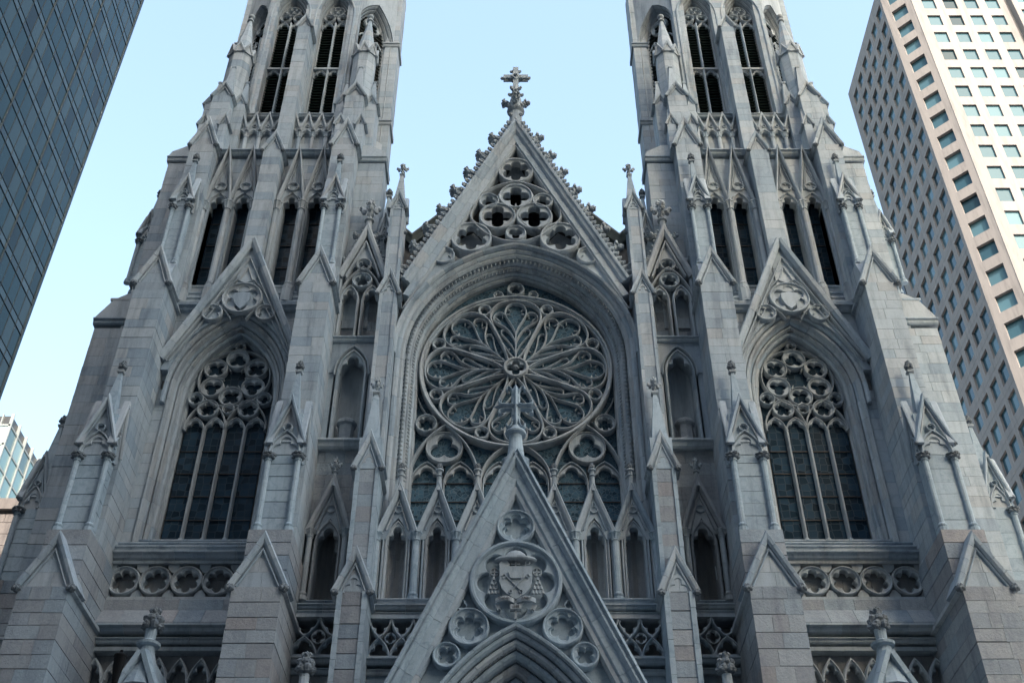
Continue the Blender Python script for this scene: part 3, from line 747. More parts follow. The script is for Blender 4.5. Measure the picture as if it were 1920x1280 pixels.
        with frame(11.4 + x, 0):
            stack(-.46, .46, .32, 1.9, 43.9, 48.2, C, 'marble', .48, 2, 1); gablet(C, .94, 48.2, 49.1, .32, .9, 'marble', .11, .08, eave=.8)
            for k in (-1, 1):
                with frame(11.4 + x + k * .72, 0):
                    stack(-.30, .30, .95, 2.1, 43.9, 48.3 - (.0 if k * sx < 0 else .0), C, 'marble', .48, 1, 1); gablet(C, .62, 48.3, 49.0, .95, .8, 'marble', .09, .06, eave=.6)
                    g = Geo(); g.frust(0, 1.45, .36, .08, 48.5, 50.6, 4); g.box(-.1, .1, 1.35, 1.55, 50.56, 50.66); g.build('setoff_spire', 'marble', C)
                with frame(11.4 + x + k * .50, 0):
                    stack(-.20, .20, .10, 1.0, 43.9, 45.7, C, 'marble', .48, 1, 1); gablet(C, .42, 45.7, 46.3, .10, .6, 'marble', .08, .05)
                    g = Geo(); g.frust(0, .5, .24, .06, 45.9, 47.3, 4); g.build('setoff_spire', 'marble', C)
            g = Geo(); g.frust(0, .95, .44, .09, 48.9, 51.3, 4); g.box(-.1, .1, .85, 1.05, 51.24, 51.34); g.build('setoff_spire', 'marble', C)
            g = Geo(); zz = 48.2
            for i in range(9): g.frust(0, 1.55, .62, .62, zz + .006, zz + .55 - .006, 8); zz += .55
            g.build('turret_shaft', 'marble', C)
            g = Geo()
            for i in range(8):
                with frame(11.4 + x, 1.55, 45 * i):
                    g.prism([(-.25, 52.75), (.25, 52.75), (0, 53.4)], -.64, -.3); g.sweep([(-.28, 52.7), (0, 53.42), (.28, 52.7)], [(-.03, -.4), (-.03, -.68), (.05, -.70), (.08, -.64), (.08, -.4)])
            g.build('crown_gablets', 'marble_carved', C)
            g = Geo(); zz = 52.9; r = .60
            for i in range(6): r2 = r - .083; g.frust(0, 1.55, r, r2, zz + .005, zz + .55, 8); zz += .555; r = r2
            g.build('spire', 'marble', C)
            g = Geo(); g.lathe(0, 1.55, [(.10, zz - .02), (.19, zz + .02), (.19, zz + .08), (.09, zz + .12), (.09, zz + .3), (.17, zz + .38), (.19, zz + .5), (.1, zz + .62)], 10); g.build('finial', 'marble_carved', C)
    T = part('tower_top', cath); g = Geo()
    o8 = [(-hf, yw), (hf, yw), (ap, cy - hf), (ap, cy + hf), (hf, cy + ap), (-hf, cy + ap), (-ap, cy + hf), (-ap, cy - hf)]
    g.loft([[(x * k, cy + (y - cy) * k, z) for x, y in o8] for k, z in ((.78, 68.8), (.03, 98.0))]); g.build('spire', 'marble', T)
    # rear walls so the stage is closed from the side
    g = Geo(); g.prismz([(ap - .8, cy - hf + 1.0), (ap - .8, cy + 1.5), (hf - .5, cy + ap - .8), (-hf + .5, cy + ap - .8), (-ap + .8, cy + 1.5), (-ap + .8, cy - hf + 1.0)], 44.2, 69.0); g.build('rear_wall', 'marble', T)

def side_portal():
    """top of the gabled side doorway below the great window"""
    G = part('porch_gable', cath); yf = -2.95; za = 16.9
    for sx in (-1, 1):
        g = Geo(); p = [(sx * 2.35, za - 5.1), (0, za)]; p = p if sx < 0 else p[::-1]
        g.voussoirs(p, [(-.2, -.3), (-.2, yf + .1), (-.06, yf - .02), (-.02, yf - .2), (.12, yf - .22), (.2, yf - .06), (.2, -.3)], .8); g.build('coping', 'marble_blue', G)
    g = Geo(); g.prism([(-2.2, za - 5.1), (2.2, za - 5.1), (0, za - .3)], yf + .25, -.3); g.build('gable_face', 'marble', G)
    g = Geo(); g.lathe(0, yf + .35, [(.62, za - 1.0), (.27, za + .1), (.22, za + .35)], 12); g.lathe(0, yf + .35, [(.20, za + .35), (.36, za + .40), (.38, za + .48), (.22, za + .55), (.17, za + .6), (.19, za + .95)], 14); g.build('finial_stem', 'marble_blue', G)
    put(BUD, 'finial', G, (0, yf + .35, za + .72), (.95, .95, .95))
    # portal arch and wall below, mostly under the picture's lower edge
    g = Geo()
    for o, yy in ((0, -1.6), (.25, -2.0), (.5, -2.4)): g.voussoirs(arch(0, 7.2, 1.35, 2.6, o, 10, 0), bar(.25, yy, -.2, .06), .8)
    g.build('arch_moulding', 'marble', G); Geo().box(-1.4, 1.4, -.35, -.2, 0, 9.6).build('door', 'bronze_door', G)
for s in (-1, 1): tower_body(s)
# ---- slim turrets beside the rose
def turret(s):
    S[0] = s
    T = part('turret', cath)
    with frame(5.25, 0):
        for w, yf, yb, z0, z1, m in ((.98, -2.50, .2, 0, 19.25, 'marble_rough'), (.84, -1.85, .2, 19.1, 24.45, 'marble_rough'), (.72, -1.0, .4, 24.3, 33.6, 'marble'), (.64, -.60, .4, 33.4, 39.05, 'marble')):
            h = w / 2; e = .17 * w
            stack(-h + e * .8, h - e * .8, yf + .05, yb, z0, z1, T, m, .56, 1, 1, core=False)
            for sx in (-1, 1): a, b = sorted((sx * (h - e), sx * h)); stack(a, b, yf, yb, z0, z1, T, 'marble_blue' if m == 'marble_rough' else 'marble', .62, 1, 1, core=False)
            CORE.box(-h + .05, h - .05, yf + .09, yb, z0, z1)
        gablet(T, 1.06, 19.25, 20.55, -2.50, .8, 'marble', .15, .14, True, eave=2.2)
        gablet(T, .90, 24.45, 25.70, -1.85, .8, 'marble', .14, .13, True, eave=1.6)
        gablet(T, .80, 33.6, 34.70, -1.0, .5, 'marble', .12, .11, True, eave=.9)
        gablet(T, .68, 39.05, 40.0, -.60, .5, 'marble', .10, .09, True)
        for k in (-1, 1):
            with frame(5.25 + k * .32, -.10, 90 * k): gablet(T, .68, 39.05, 39.95, 0, .35, 'marble', .10, .09, True)
        # low pinnacle
        g = Geo(); g.box(-.40, .40, -1.82, -1.0, 24.4, 25.75); g.frust(0, -1.42, .50, .10, 25.2, 28.0, 4); g.build('spire', 'marble_blue', T)
        g = Geo(); g.frust(0, -1.42, .14, .20, 27.95, 28.03, 4); g.frust(0, -1.42, .2, .12, 28.03, 28.1, 4); g.build('collar', 'marble_carved', T)
        put(FLEUR, 'finial', T, (0, -1.42, 28.08), (.46, .46, .68))
        # top pinnacle
        g = Geo()
        for i in range(4): r0, r1 = .40 - .075 * i, .40 - .075 * (i + 1); g.frust(0, -.12, r0, r1, 39.6 + .52 * i + .004, 39.6 + .52 * (i + 1) - .004, 4)
        g.build('spire', 'marble', T)
        g = Geo(); g.frust(0, -.12, .13, .18, 41.66, 41.74, 4); g.frust(0, -.12, .18, .1, 41.74, 41.8, 4); g.build('collar', 'marble_carved', T)
        put(FLEUR, 'finial', T, (0, -.12, 41.78), (.50, .50, .66))
        # little side gargoyle heads under the top gablet
        put(BOSS, 'eave_boss', T, (-.38, -.2, 37.9), .1)
    S[0] = 1

def narrow_bay(s):
    """bay between turret and tower: crocketed gable, niche with pedestal, gabled niche, parapet"""
    S[0] = s
    x0, x1, xc = 5.62, 7.46, 6.55
    Wl = part('bay_wall', cath)
    CORE.box(x0 - .2, x1 + .3, .95, 6, 0, 37.0)
    # upper two-light opening
    g = Geo()
    for c in (-.46, .46):
        g.sweep(arch(xc + c, 34.05, .36, .78, 0, 7, 31.9), bar(.12, -.12, .5, .04)); head(g, xc + c, 34.05, .33, .70, -.05, .3, 1.1)
    g.sweep([(xc - .92, 31.9), (xc - .92, 35.2)], bar(.12, -.15, .6)); g.sweep([(xc + .92, 31.9), (xc + .92, 35.2)], bar(.12, -.15, .6))
    foil(g, xc, 35.12, .40, 5, -.12, .3, 90, .08); foil(g, xc, 36.05, .31, 5, -.12, .3, 90, .07)
    g.sweep(arch(xc, 34.0, .90, 1.9, 0, 9), bar(.09, -.14, .3, .03)); g.build('tracery', 'marble_carved', Wl)
    facing(x0, x1, 31.9, 36.4, .62, Wl, 'marble_rough', .5, .7, core=False)
    CORE.box(x0, x1, .7, .96, 31.5, 36.6)
    G = part('crocketed_gable', cath); za, sl, hw = 38.2, 2.95, .98
    g = Geo(); ze = za - sl * hw
    g.sweep([(xc - hw, ze), (xc, za), (xc + hw, ze)], [(-.14, .3), (-.14, -.16), (-.04, -.28), (.07, -.30), (.14, -.2), (.14, .3)])
    g.sweep([(xc - hw + .25, ze), (xc, za - .80), (xc + hw - .25, ze)], bar(.09, -.2, .2, .03)); g.build('coping', 'marble', G)
    g = Geo(); g.prism([(xc - .62, 35.9), (xc - .42, 35.9), (xc, 36.4), (xc + .42, 35.9), (xc + .62, 35.9), (xc, za - .7)], -.04, .2); g.build('gable_face', 'marble', G)
    for sx in (-1, 1):
        for k in range(9):
            t = (k + .5) / 9; put(LEAF, 'leaf', G, (xc + sx * (hw * (1 - t) + .14), -.05, ze + sl * hw * t + .10), .15, 0 if sx > 0 else math.pi)
        for t in (.32, .82): put(CROCK, 'crocket', G, (xc + sx * (hw * (1 - t) + .16), -.05, ze + sl * hw * t + .08), .36, 0 if sx > 0 else math.pi)
    g = Geo(); g.lathe(xc, -.02, [(.12, za - .15), (.15, za + .25), (.13, za + .55), (.22, za + .60), (.22, za + .66), (.12, za + .72)], 10); g.build('finial_stem', 'marble_carved', G)
    put(FLEUR, 'finial', G, (xc, -.02, za + .66), (.85, .85, 1.2))
    setoff(Wl, x0 - .1, x1, -.1, .9, 31.9, .16, .22, 'marble')
    # niche with pedestal
    g = Geo(); g.voussoirs(arch(xc, 30.15, .56, 1.12, 0, 9, 26.75), bar(.16, -.12, .8, .05), .9)
    g.sweep(arch(xc, 30.15, .68, 1.30, 0, 9, 30.0), bar(.08, -.18, .1, .03)); head(g, xc, 30.15, .56, 1.12, -.02, .16, 1.05)
    for sx in (-1, 1):
        hp = [(xc + sx * abs(x - xc), z) for x, z in arch(xc, 30.15, .68, 1.30, 0, 9) if x <= xc + 1e-6]
        g.prism([(xc + sx * .93, 30.15)] + hp + [(xc, 31.7), (xc + sx * .93, 31.7)], -.04, .3); g.prism([(xc + sx * .70, 26.7), (xc + sx * .93, 26.7), (xc + sx * .93, 30.2), (xc + sx * .70, 30.2)], .0, .5)
    g.build('niche_surround', 'marble', Wl)
    g = Geo(); rr = []
    for z in (26.7, 27.6, 28.5, 29.4, 30.3, 31.4): rr.append([(xc + .62 * math.cos(math.pi * i / 10), .15 + .75 * math.sin(math.pi * i / 10), z) for i in range(11)])
    g.loft(rr, cap=False, closed=False); g.build('niche_back', 'marble', Wl)
    g = Geo(); g.lathe(xc + .02, .33, [(.43, 26.76), (.40, 26.95), (.31, 27.12), (.31, 27.72), (.40, 27.80), (.40, 27.90), (.33, 28.0)], 8); g.build('pedestal', 'marble_rough', Wl)
    setoff(Wl, x0 - .1, x1, -.2, 1.0, 26.72, .22, .34, 'marble')
    facing(x0, x1, 19.9, 26.4, -.02, Wl, 'marble_rough', .52, .8, .1, lambda x, z: abs(x - 6.65) < .5 and z < 23.3, core=False)
    g = Geo(); g.box(x0, 6.15, .03, .95, 19.9, 26.5); g.box(7.15, x1, .03, .95, 19.9, 26.5); g.box(x0, x1, .03, .95, 23.2, 26.5); g.build('wall_core', 'mortar', Wl)
    # gabled niche
    N = part('niche', cath); xn = 6.65
    g = Geo(); g.sweep(arch(xn, 22.2, .44, .95, 0, 8, 19.95), bar(.14, -.38, .3, .04)); head(g, xn, 22.2, .42, .9, -.30, .25, 1.05)
    g.prism([(xn - .62, 22.6), (xn - .40, 22.6), (xn, 23.25), (xn + .40, 22.6), (xn + .62, 22.6), (xn, 24.45)], -.36, .1)
    g.sweep([(xn - .78, 22.5), (xn, 24.75), (xn + .78, 22.5)], [(-.10, .1), (-.10, -.45), (-.02, -.56), (.08, -.58), (.12, -.5), (.12, .1)])
    g.sweep(circ(xn, 23.62, .15, 14), bar(.06, -.42, -.3, .02), closed=True); g.sweep([(xn - .42, 22.75), (xn, 24.2), (xn + .42, 22.75)], bar(.05, -.44, -.3, .02)); g.build('gablet', 'marble_rough', N)
    for sx in (-1, 1): g = Geo(); colonnette(g, xn + sx * .62, -.45, 19.95, 22.72, .10, 1.9, .28); g.build('colonnette', 'marble_carved', N)
    g = Geo(); rr = []
    for z in (19.9, 21, 22.2, 23.3): rr.append([(xn + .46 * math.cos(math.pi * i / 8), .1 + .8 * math.sin(math.pi * i / 8), z) for i in range(9)])
    g.loft(rr, cap=False, closed=False); g.build('niche_back', 'brownstone', N)
    g = Geo(); g.lathe(xn, -.45, [(.15, 24.5), (.08, 24.9), (.07, 25.1), (.13, 25.14), (.08, 25.2)], 8); g.build('finial_stem', 'marble_carved', N); put(FLEUR, 'finial', N, (xn, -.45, 25.12), (.42, .42, .62))
    for yy, zz, ov in ((-.35, 19.98, .12), (-.55, 19.74, .16), (-.55, 19.52, .08)): setoff(Wl, x0 - .1, x1 + .0, yy, .6, zz, ov, .16, 'marble')
    parapet(Wl, x0, x1, 17.85, 19.38, -.60, 2)
    for yy, zz, ov in ((-.70, 17.80, .12), (-.55, 17.5, .06)): setoff(Wl, x0 - .1, x1, yy, .6, zz, ov, .2, 'marble')
    facing(x0, x1, 0, 17.4, -.40, Wl, 'marble_rough', .52, .9)
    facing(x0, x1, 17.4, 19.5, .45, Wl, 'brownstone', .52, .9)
    # pinnacle of the doorway between the portals: only its tip shows
    Pn = part('pinnacle', cath); g = Geo()
    g.lathe(6.38, -2.9, [(.30, 13.5), (.16, 15.7), (.24, 15.74), (.26, 15.84), (.16, 15.9), (.15, 16.25)], 10); g.frust(6.38, -2.9, .55, .42, 0, 13.6, 4); g.build('spire', 'marble', Pn)
    put(BUD, 'finial', Pn, (6.38, -2.9, 16.1), (.85, .85, .85)); put(BOSS, 'finial_leaves', Pn, (6.38, -2.9, 16.38), (.30, .30, .16))
    S[0] = 1

def parapet(P, x0, x1, z0, z1, y, n):
    """pierced parapet of ogee lattice with cusped openings"""
    g = Geo(); w = (x1 - x0) / n; zm = (z0 + z1) / 2; b = bar(.09, y, y + .28, .03)
    for k in range(n + 1):
        x = x0 + k * w
        for sx in (-1, 1):
            for za, zb in ((z0, zm), (z1, zm)):
                p = crom([(x, za), (x + sx * w * .06, za + (zb - za) * .35), (x + sx * w * .24, za + (zb - za) * .72), (x + sx * w * .5, zb)], 5)
                if all(x0 - .02 <= q[0] <= x1 + .02 for q in p): g.sweep(p, b)
    for k in range(n):
        x = x0 + (k + .5) * w
        head(g, x, z0 + .12, w * .42, (zm - z0) * .85, y + .06, .18, 1.08)
        o, i = head_pts(x, 0, w * .42, (zm - z0) * .85, wide=1.08)
        g.strip([(a, z1 - .12 - c) for a, c in o], [(a, z1 - .12 - c) for a, c in i], y + .06, y + .24, .03, closed=False)
    for k in range(n + 1):
        x = x0 + k * w
        if 0 < k < n: o, i = foil_pts(x, zm, w * .26, 4, 90); g.strip(o, i, y + .07, y + .22, .02)
    g.box(x0, x1, y - .03, y + .3, z0 - .02, z0 + .10); g.box(x0, x1, y - .03, y + .3, z1 - .10, z1 + .02)
    g.build('pierced_parapet', 'marble', P)

for s in (-1, 1): turret(s); narrow_bay(s)

# ---- rose window
def rose():
    P = part('rose_window', cath)
    a, zs, h, zb, yg, zc, rr = 4.0, 31.1, 4.95, 22.2, .95, 30.97, 3.86
    prof = [('marble_carved', [(-.05, yg + .2), (-.05, yg - .15), (.0, yg - .25), (.06, yg - .25), (.06, yg + .2)]),
            ('marble', [(.06, yg + .2), (.06, .62), (.12, .52), (.16, .52), (.16, yg + .2)]),
            ('marble_carved', [(.16, .7), (.16, .40), (.22, .30), (.30, .30), (.30, .7)]),
            ('marble', [(.30, .7), (.30, .24), (.40, .14), (.48, .14), (.48, .7)]),
            ('marble_carved', [(.48, .4), (.48, -.02), (.56, -.10), (.66, -.10), (.66, .4)]),
            ('marble', [(.66, .4), (.66, -.14), (.74, -.22), (.84, -.22), (.84, .4)])]
    for m, pr in prof:
        g = Geo(); g.voussoirs(arch(0, zs, a, h, 0, 18, zb), pr, 1.0); g.build('arch_moulding', m, P)
    g = Geo(); g.voussoirs(arch(0, zs, a, h, .84, 18, 31.0), [(0, .3), (0, -.3), (.06, -.42), (.14, -.46), (.2, -.36), (.2, .3)], 1.0); g.build('hood_mould', 'marble', P)
    # dog-tooth ornament in two hollows
    g = Geo()
    for o, yy, st, sz in ((.42, .06, .20, .085), (.20, .40, .17, .066)):
        path = arch(0, zs, a, h, o, 40, 25.3); acc = 0
        for (xa, za), (xb, zb_) in zip(path, path[1:]):
            L = math.hypot(xb - xa, zb_ - za); dx, dz = (xb - xa) / L, (zb_ - za) / L; t = (st - acc) % st
            while t < L:
                x, z = xa + dx * t, za + dz * t; nx, nz = -dz, dx
                g.add([(x - dx * sz, yy, z - dz * sz), (x + dx * sz, yy, z + dz * sz), (x + nx * sz * 1.3, yy + .05, z + nz * sz * 1.3), (x - nx * sz * 1.5, yy + .05, z - nz * sz * 1.5), (x - nx * sz * .4, yy - .13, z - nz * sz * .4)], [(0, 3, 4), (3, 1, 4), (1, 2, 4), (2, 0, 4)]); t += st
            acc = (acc + L) % st
    g.build('dog_tooth', 'marble_carved', P, kind='stuff')
    # great ring
    y = yg - .24
    g = Geo(); g.voussoirs(circ(0, zc, rr, 64) + [circ(0, zc, rr, 64)[0]], [(-.10, yg + .1), (-.10, y), (-.08, y - .03), (-.03, y - .03), (.0, y - .12), (.05, y - .14), (.09, y - .08), (.09, yg + .1)], 1.5, .002); g.build('rose_ring', 'marble_carved', P)
    big, mid, fine = bar(.11, y - .05, yg + .05, .04), bar(.066, y + .03, yg + .05, .025), bar(.05, y + .09, yg + .05, .018)
    out = [(.50, .05), (.8, .27), (1.25, .50), (1.8, .73), (2.3, .93), (2.75, 1.06), (3.15, 1.02), (3.48, .78), (3.66, .42), (3.72, 0)]
    side = [(1.45, .0), (1.85, .15), (2.25, .42), (2.48, .74), (2.68, .93), (2.93, .91), (3.09, .72), (3.05, .52), (2.92, .44)]
    cen = [(1.95, 0), (2.35, .14), (2.75, .34), (3.1, .45), (3.42, .38), (3.60, .18), (3.62, 0)]
    small = [(.85, 0), (1.25, .13), (1.65, .38), (1.92, .58), (2.12, .60), (2.2, .45), (2.08, .36)]
    div = [(.75, 0), (1.15, .13), (1.55, .36), (1.9, .62), (2.2, .86)]
    for k in range(8):
        t = R(90 + 45 * k); c, s_ = math.cos(t), math.sin(t)
        def L(pts, sg): return [(r * c - sg * w * s_, zc + r * s_ + sg * w * c) for r, w in pts]
        g = Geo()
        for sg in (-1, 1):
            g.sweep(crom(L(out, sg)), big); g.sweep(crom(L(side, sg)), mid); g.sweep(crom(L(cen, sg)), mid); g.sweep(crom(L(small, sg)), fine)
            for (r0, w0), (r1, w1) in (((2.92, .92), (2.72, .70)), ((2.58, .80), (2.62, .62)), ((3.06, .55), (2.86, .56)), ((3.42, .40), (3.25, .22)), ((3.05, .46), (3.10, .24)), ((1.1, .42), (1.14, .24))):
                g.sweep(L([(r0, w0), (r1, w1)], sg), [(-.035, yg), (-.012, y + .14), (.012, y + .14), (.035, yg)])
        g.sweep(L([(.5, 0), (1.0, 0), (1.55, 0), (1.95, 0)], 1), mid); g.build('petal_tracery', 'marble_carved', P)
        g = Geo(); t2 = R(112.5 + 45 * k); foil(g, 3.45 * math.cos(t2), zc + 3.45 * math.sin(t2), .26, 5, y + .02, .28, 90, .08); g.build('roundel', 'marble_carved', P)
        a0, a1 = R(67.5 + 45 * k), R(112.5 + 45 * k)
        poly = [(.3 * math.cos(a0), zc + .3 * math.sin(a0))] + [(3.8 * math.cos(a0 + (a1 - a0) * i / 6), zc + 3.8 * math.sin(a0 + (a1 - a0) * i / 6)) for i in range(7)] + [(.3 * math.cos(a1), zc + .3 * math.sin(a1))]
        Geo().prism(poly, yg, yg + .03).build('pane', 'rose_glass', P)
    g = Geo(); foil(g, 0, zc, .46, 4, y - .10, .36, 90, .13); g.build('hub', 'marble_carved', P); put(BOSS, 'hub_boss', P, (0, y - .05, zc), .14)
    g = Geo(); g.box(-.5, .5, yg - .05, yg, zc - .5, zc + .5); g.build('pane', 'leaded_glass', P)
    # spandrels above, roundels and lights below the ring
    g = Geo(); foil(g, 0, 35.35, .34, 5, y, .3, 90, .08); g.build('roundel', 'marble_carved', P); g = Geo()
    for sx in (-1, 1):
        g = Geo(); foil(g, sx * .75, 35.0, .20, 3, y, .3, 90, .06); g.build('roundel', 'marble_carved', P); g = Geo(); foil(g, sx * 3.52, 28.22, .40, 6, y, .3, 90, .08)
        g.sweep(crom([(sx * 3.95, 29.6), (sx * 3.75, 29.1), (sx * 3.5, 28.7)]), fine); g.sweep(crom([(sx * 3.2, 28.0), (sx * 3.0, 28.35), (sx * 2.7, 28.25)]), fine); g.build('roundel', 'marble_carved', P)
    for x in (-2.77, 0, 2.77):
        g = Geo(); g.sweep(arch(x, 25.5, 1.34, 2.62 if x else 1.75, 0, 12, 22.3), big); zz = 27.12 if x else 26.3
        g.sweep(circ(x, zz, .70 if x else .42, 32), mid, closed=True); o, i = foil_pts(x, zz, .68 if x else .40, 3 if x else 4, 90); g.strip(o, i, y + .10, yg + .05, .05)
        for sx in (-1, 1): g.sweep(arch(x + sx * .64, 25.45, .60, .98, 0, 9, 22.3), mid); head(g, x + sx * .64, 25.45, .56, .88, y + .1, .22, 1.1)
        g.build('lower_tracery', 'marble_carved', P)
    for x in (-2.77, 0, 2.77):
        for sx in (-1, 1): panes(P, x + sx * .64 - .58, x + sx * .64 + .58, 22.3, 26.4, yg + .06, 5, 'rose_glass')
    poly = [(-4.05, 26.38)] + [(x, z) for x, z in arch(0, zs, a, h, 0, 18)] + [(4.05, 26.38)]
    Geo().prism(poly, yg + .08, yg + .11).build('pane', 'rose_glass', P)
rose()

# ---- central wall, gable and cross
CW = part('front_wall', cath)
def outside_arch(x, z):
    if abs(x) > 4.86: return False
    return True
for sx in (-1, 1):
    S[0] = sx; facing(4.80, 5.0, 22.2, 33.0, -.15, CW, 'marble', .6, .5, .6); S[0] = 1
CORE.box(-5.6, 5.6, 1.15, 4.0, 0, 35.5)
G = part('main_gable', cath); za, sl = 45.35, 2.19; yf = -.36
x1 = 4.75; z1 = za - sl * x1
for sx in (-1, 1):
    p = [(sx * x1, z1), (0, za)]; p = p if sx < 0 else p[::-1]
    g = Geo(); g.voussoirs(p, [(-.30, .5), (-.30, yf + .10), (-.22, yf), (-.10, yf - .03), (-.04, yf - .12), (.06, yf - .14), (.12, yf - .04), (.12, .5)], .85); g.build('coping', 'marble', G)
    q = [(sx * (x1 - .0), z1 - .72), (0, za - .72)]; q = q if sx < 0 else q[::-1]
    g = Geo(); g.voussoirs(q, [(-.30, .4), (-.30, yf + .2), (-.26, yf + .13), (.0, yf + .13), (.0, .4)], .9); g.build('fascia', 'marble', G)
    g = Geo(); q = [(sx * (x1 - .0), z1 - 1.45), (0, za - 1.45)]; q = q if sx < 0 else q[::-1]
    g.sweep(q, [(-.10, .4), (-.10, yf + .30), (-.05, yf + .2), (.0, yf + .2), (.02, .4)]); g.build('gable_moulding', 'marble_carved', G)
    for k in range(38):
        t = (k + .4) / 38; put(LEAF, 'leaf', G, (sx * (x1 * (1 - t) + .24), -.28, z1 + sl * x1 * t + .10), rnd.uniform(.22, .27), 0 if sx > 0 else math.pi, rnd.uniform(-.3, .3))
    for k in range(8):
        x = .62 + .555 * k; put(CROCK, 'crocket', G, (sx * (x + .22), -.12, za - sl * x + .16), rnd.uniform(.56, .62), 0 if sx > 0 else math.pi, rnd.uniform(-.2, .2))
# tracery of the gable
y = -.12; g = Geo()
foil(g, 0, 42.1, .78, 6, y, .4, 90, .12)
for sx in (-1, 1):
    foil(g, sx * 1.97, 37.72, .86, 6, y, .4, 90, .12); foil(g, sx * 1.22, 40.05, .43, 3, y, .4, 90, .10)
    foil(g, sx * .82, 39.05, .78, 4, y, .4, 90 + 0, .11)
    g3 = Geo(); foil(g3, sx * 3.15, 36.62, .46, 4, y, .35, 45, .09); g3.build('roundel', 'marble_carved', G)
foil(g, 0, 40.35, .74, 4, y, .4, 90, .11); foil(g, 0, 37.98, .42, 3, y, .4, 270, .10)
for sx in (-1, 1):
    g.sweep(crom([(0, 41.35), (sx * .8, 41.05), (sx * 1.55, 40.45), (sx * 1.95, 39.6), (sx * 2.0, 38.95), (sx * 1.75, 38.55)]), bar(.13, y - .04, .4, .04))
    g.sweep(crom([(sx * 1.95, 38.7), (sx * 1.3, 37.95), (sx * .6, 37.55), (0, 37.42)]), bar(.12, y - .04, .4, .04))
    g.sweep(crom([(0, 41.3), (sx * .5, 40.95), (sx * .85, 40.3), (sx * .9, 39.85)]), bar(.08, y, .4, .03))
    g.sweep(crom([(0, 39.9), (sx * .1, 39.2), (sx * .5, 38.45), (sx * 1.1, 38.2)]), bar(.07, y, .4, .03))
    g.sweep(crom([(sx * 2.75, 37.2), (sx * 2.3, 36.85), (sx * 1.5, 36.9)]), bar(.07, y, .4, .03))
g.build('tracery', 'marble_carved', G)
hood = [(x, z) for x, z in arch(0, 31.1, 4.0, 4.95, .98, 18)]
for sx in (-1, 1):
    hp = [(sx * abs(x), z) for x, z in hood if x <= 1e-6 and z > 33.3]
    # panel low in the corner and the dark reveal behind the foils
    g = Geo(); g.prism([(sx * 4.55, 34.2)] + [p for p in hp if abs(p[0]) > 2.7] + [(sx * 2.72, 37.1), (sx * 3.3, 37.3)], -.02, .4); g.build('gable_face', 'marble', G)
    g = Geo(); g.prism([(sx * 2.9, 35.2)] + [p for p in hp if abs(p[0]) < 2.9 and abs(p[0]) > .9] + [(sx * .95, 37.45), (sx * 1.9, 38.7), (sx * 2.9, 38.0)], .62, .8); g.build('gable_back', 'marble_rough', G)
g = Geo(); g.prism([(-.85, 41.4), (.85, 41.4), (.0, 43.6)], .62, .8); g.build('gable_back', 'marble_rough', G)
CORE.box(-4.9, 4.9, 1.15, 1.4, 33.5, 36.6)
# finial and cross
X = part('gable_cross', cath); yy = .0
g = Geo(); g.lathe(0, yy, [(.34, za - .35), (.33, za + .2), (.30, za + .85), (.30, za + 1.05)], 12); g.lathe(0, yy, [(.30, za + 1.0), (.40, za + 1.08), (.44, za + 1.14), (.30, za + 1.24), (.24, za + 1.3), (.30, za + 1.9), (.2, za + 2.5), (.17, za + 3.1)], 14); g.build('finial_stem', 'marble_carved', X)
for k in range(8): put(LEAF, 'leaf', X, (.30 * math.cos(k * .785), yy + .30 * math.sin(k * .785), za + .15 + .5 * (k % 2)), .2, k * .785)
for k in range(4): put(CROCK, 'crocket', X, (.30 * math.cos(k * 1.5708), yy + .30 * math.sin(k * 1.5708), za + 1.65), .46, k * 1.5708)
for k in range(8): put(LEAF, 'leaf', X, (.27 * math.cos(k * .785), yy + .27 * math.sin(k * .785), za + 2.45 + .28 * (k % 2)), .21, k * .785)
zx = 49.15; g = Geo()
g.box(-.14, .14, yy - .14, yy + .14, za + 2.9, zx + .75); g.box(-.62, .62, yy - .14, yy + .14, zx - .13, zx + .13)
g.prism([(-.26, zx), (0, zx + .28), (.26, zx), (0, zx - .28)], yy - .2, yy + .2); g.build('cross', 'marble_carved', X)
for dx, dz in ((-1, 0), (1, 0), (0, 1)):
    for k in range(3):
        u = (.62, 0) if k == 0 else (.46, .17 * (1 if k == 1 else -1))
        put(LEAF, 'cross_bud', X, (dx * u[0] + (dz * u[1]), yy, zx + dz * (u[0] + .08) + (abs(dx) * u[1])), .19 if k else .22)
put(BOSS, 'cross_boss', X, (0, yy - .2, zx), .12)
# roofs behind the gable
Rf = part('nave_roof', cath); g = Geo()
for sx in (-1, 1): g.prism([(sx * 4.55, 34.9), (sx * 4.4, 34.9), (0, 44.2), (0, 44.6)], .45, 3.2)
g.build('roof_slope', 'slate', Rf)
g = Geo(); g.prism([(-7.2, 35), (7.2, 35), (7.2, 42.8), (6.6, 42.6), (4.95, 40.7), (0, 46.4), (-4.95, 40.7), (-6.6, 42.6), (-7.2, 42.8)], 3.2, 60); g.build('roof_slope', 'slate', Rf)
for sx in (-1, 1):
    g = Geo(); p = [(sx * 6.9, 42.95), (sx * 4.95, 40.72), (0, 46.4)]; p = p if sx < 0 else p[::-1]
    g.sweep(p, [(-.30, 3.3), (-.30, 2.95), (-.12, 2.85), (.02, 2.75), (.10, 2.75), (.10, 3.3)]); g.build('roof_coping', 'copper_green', Rf)

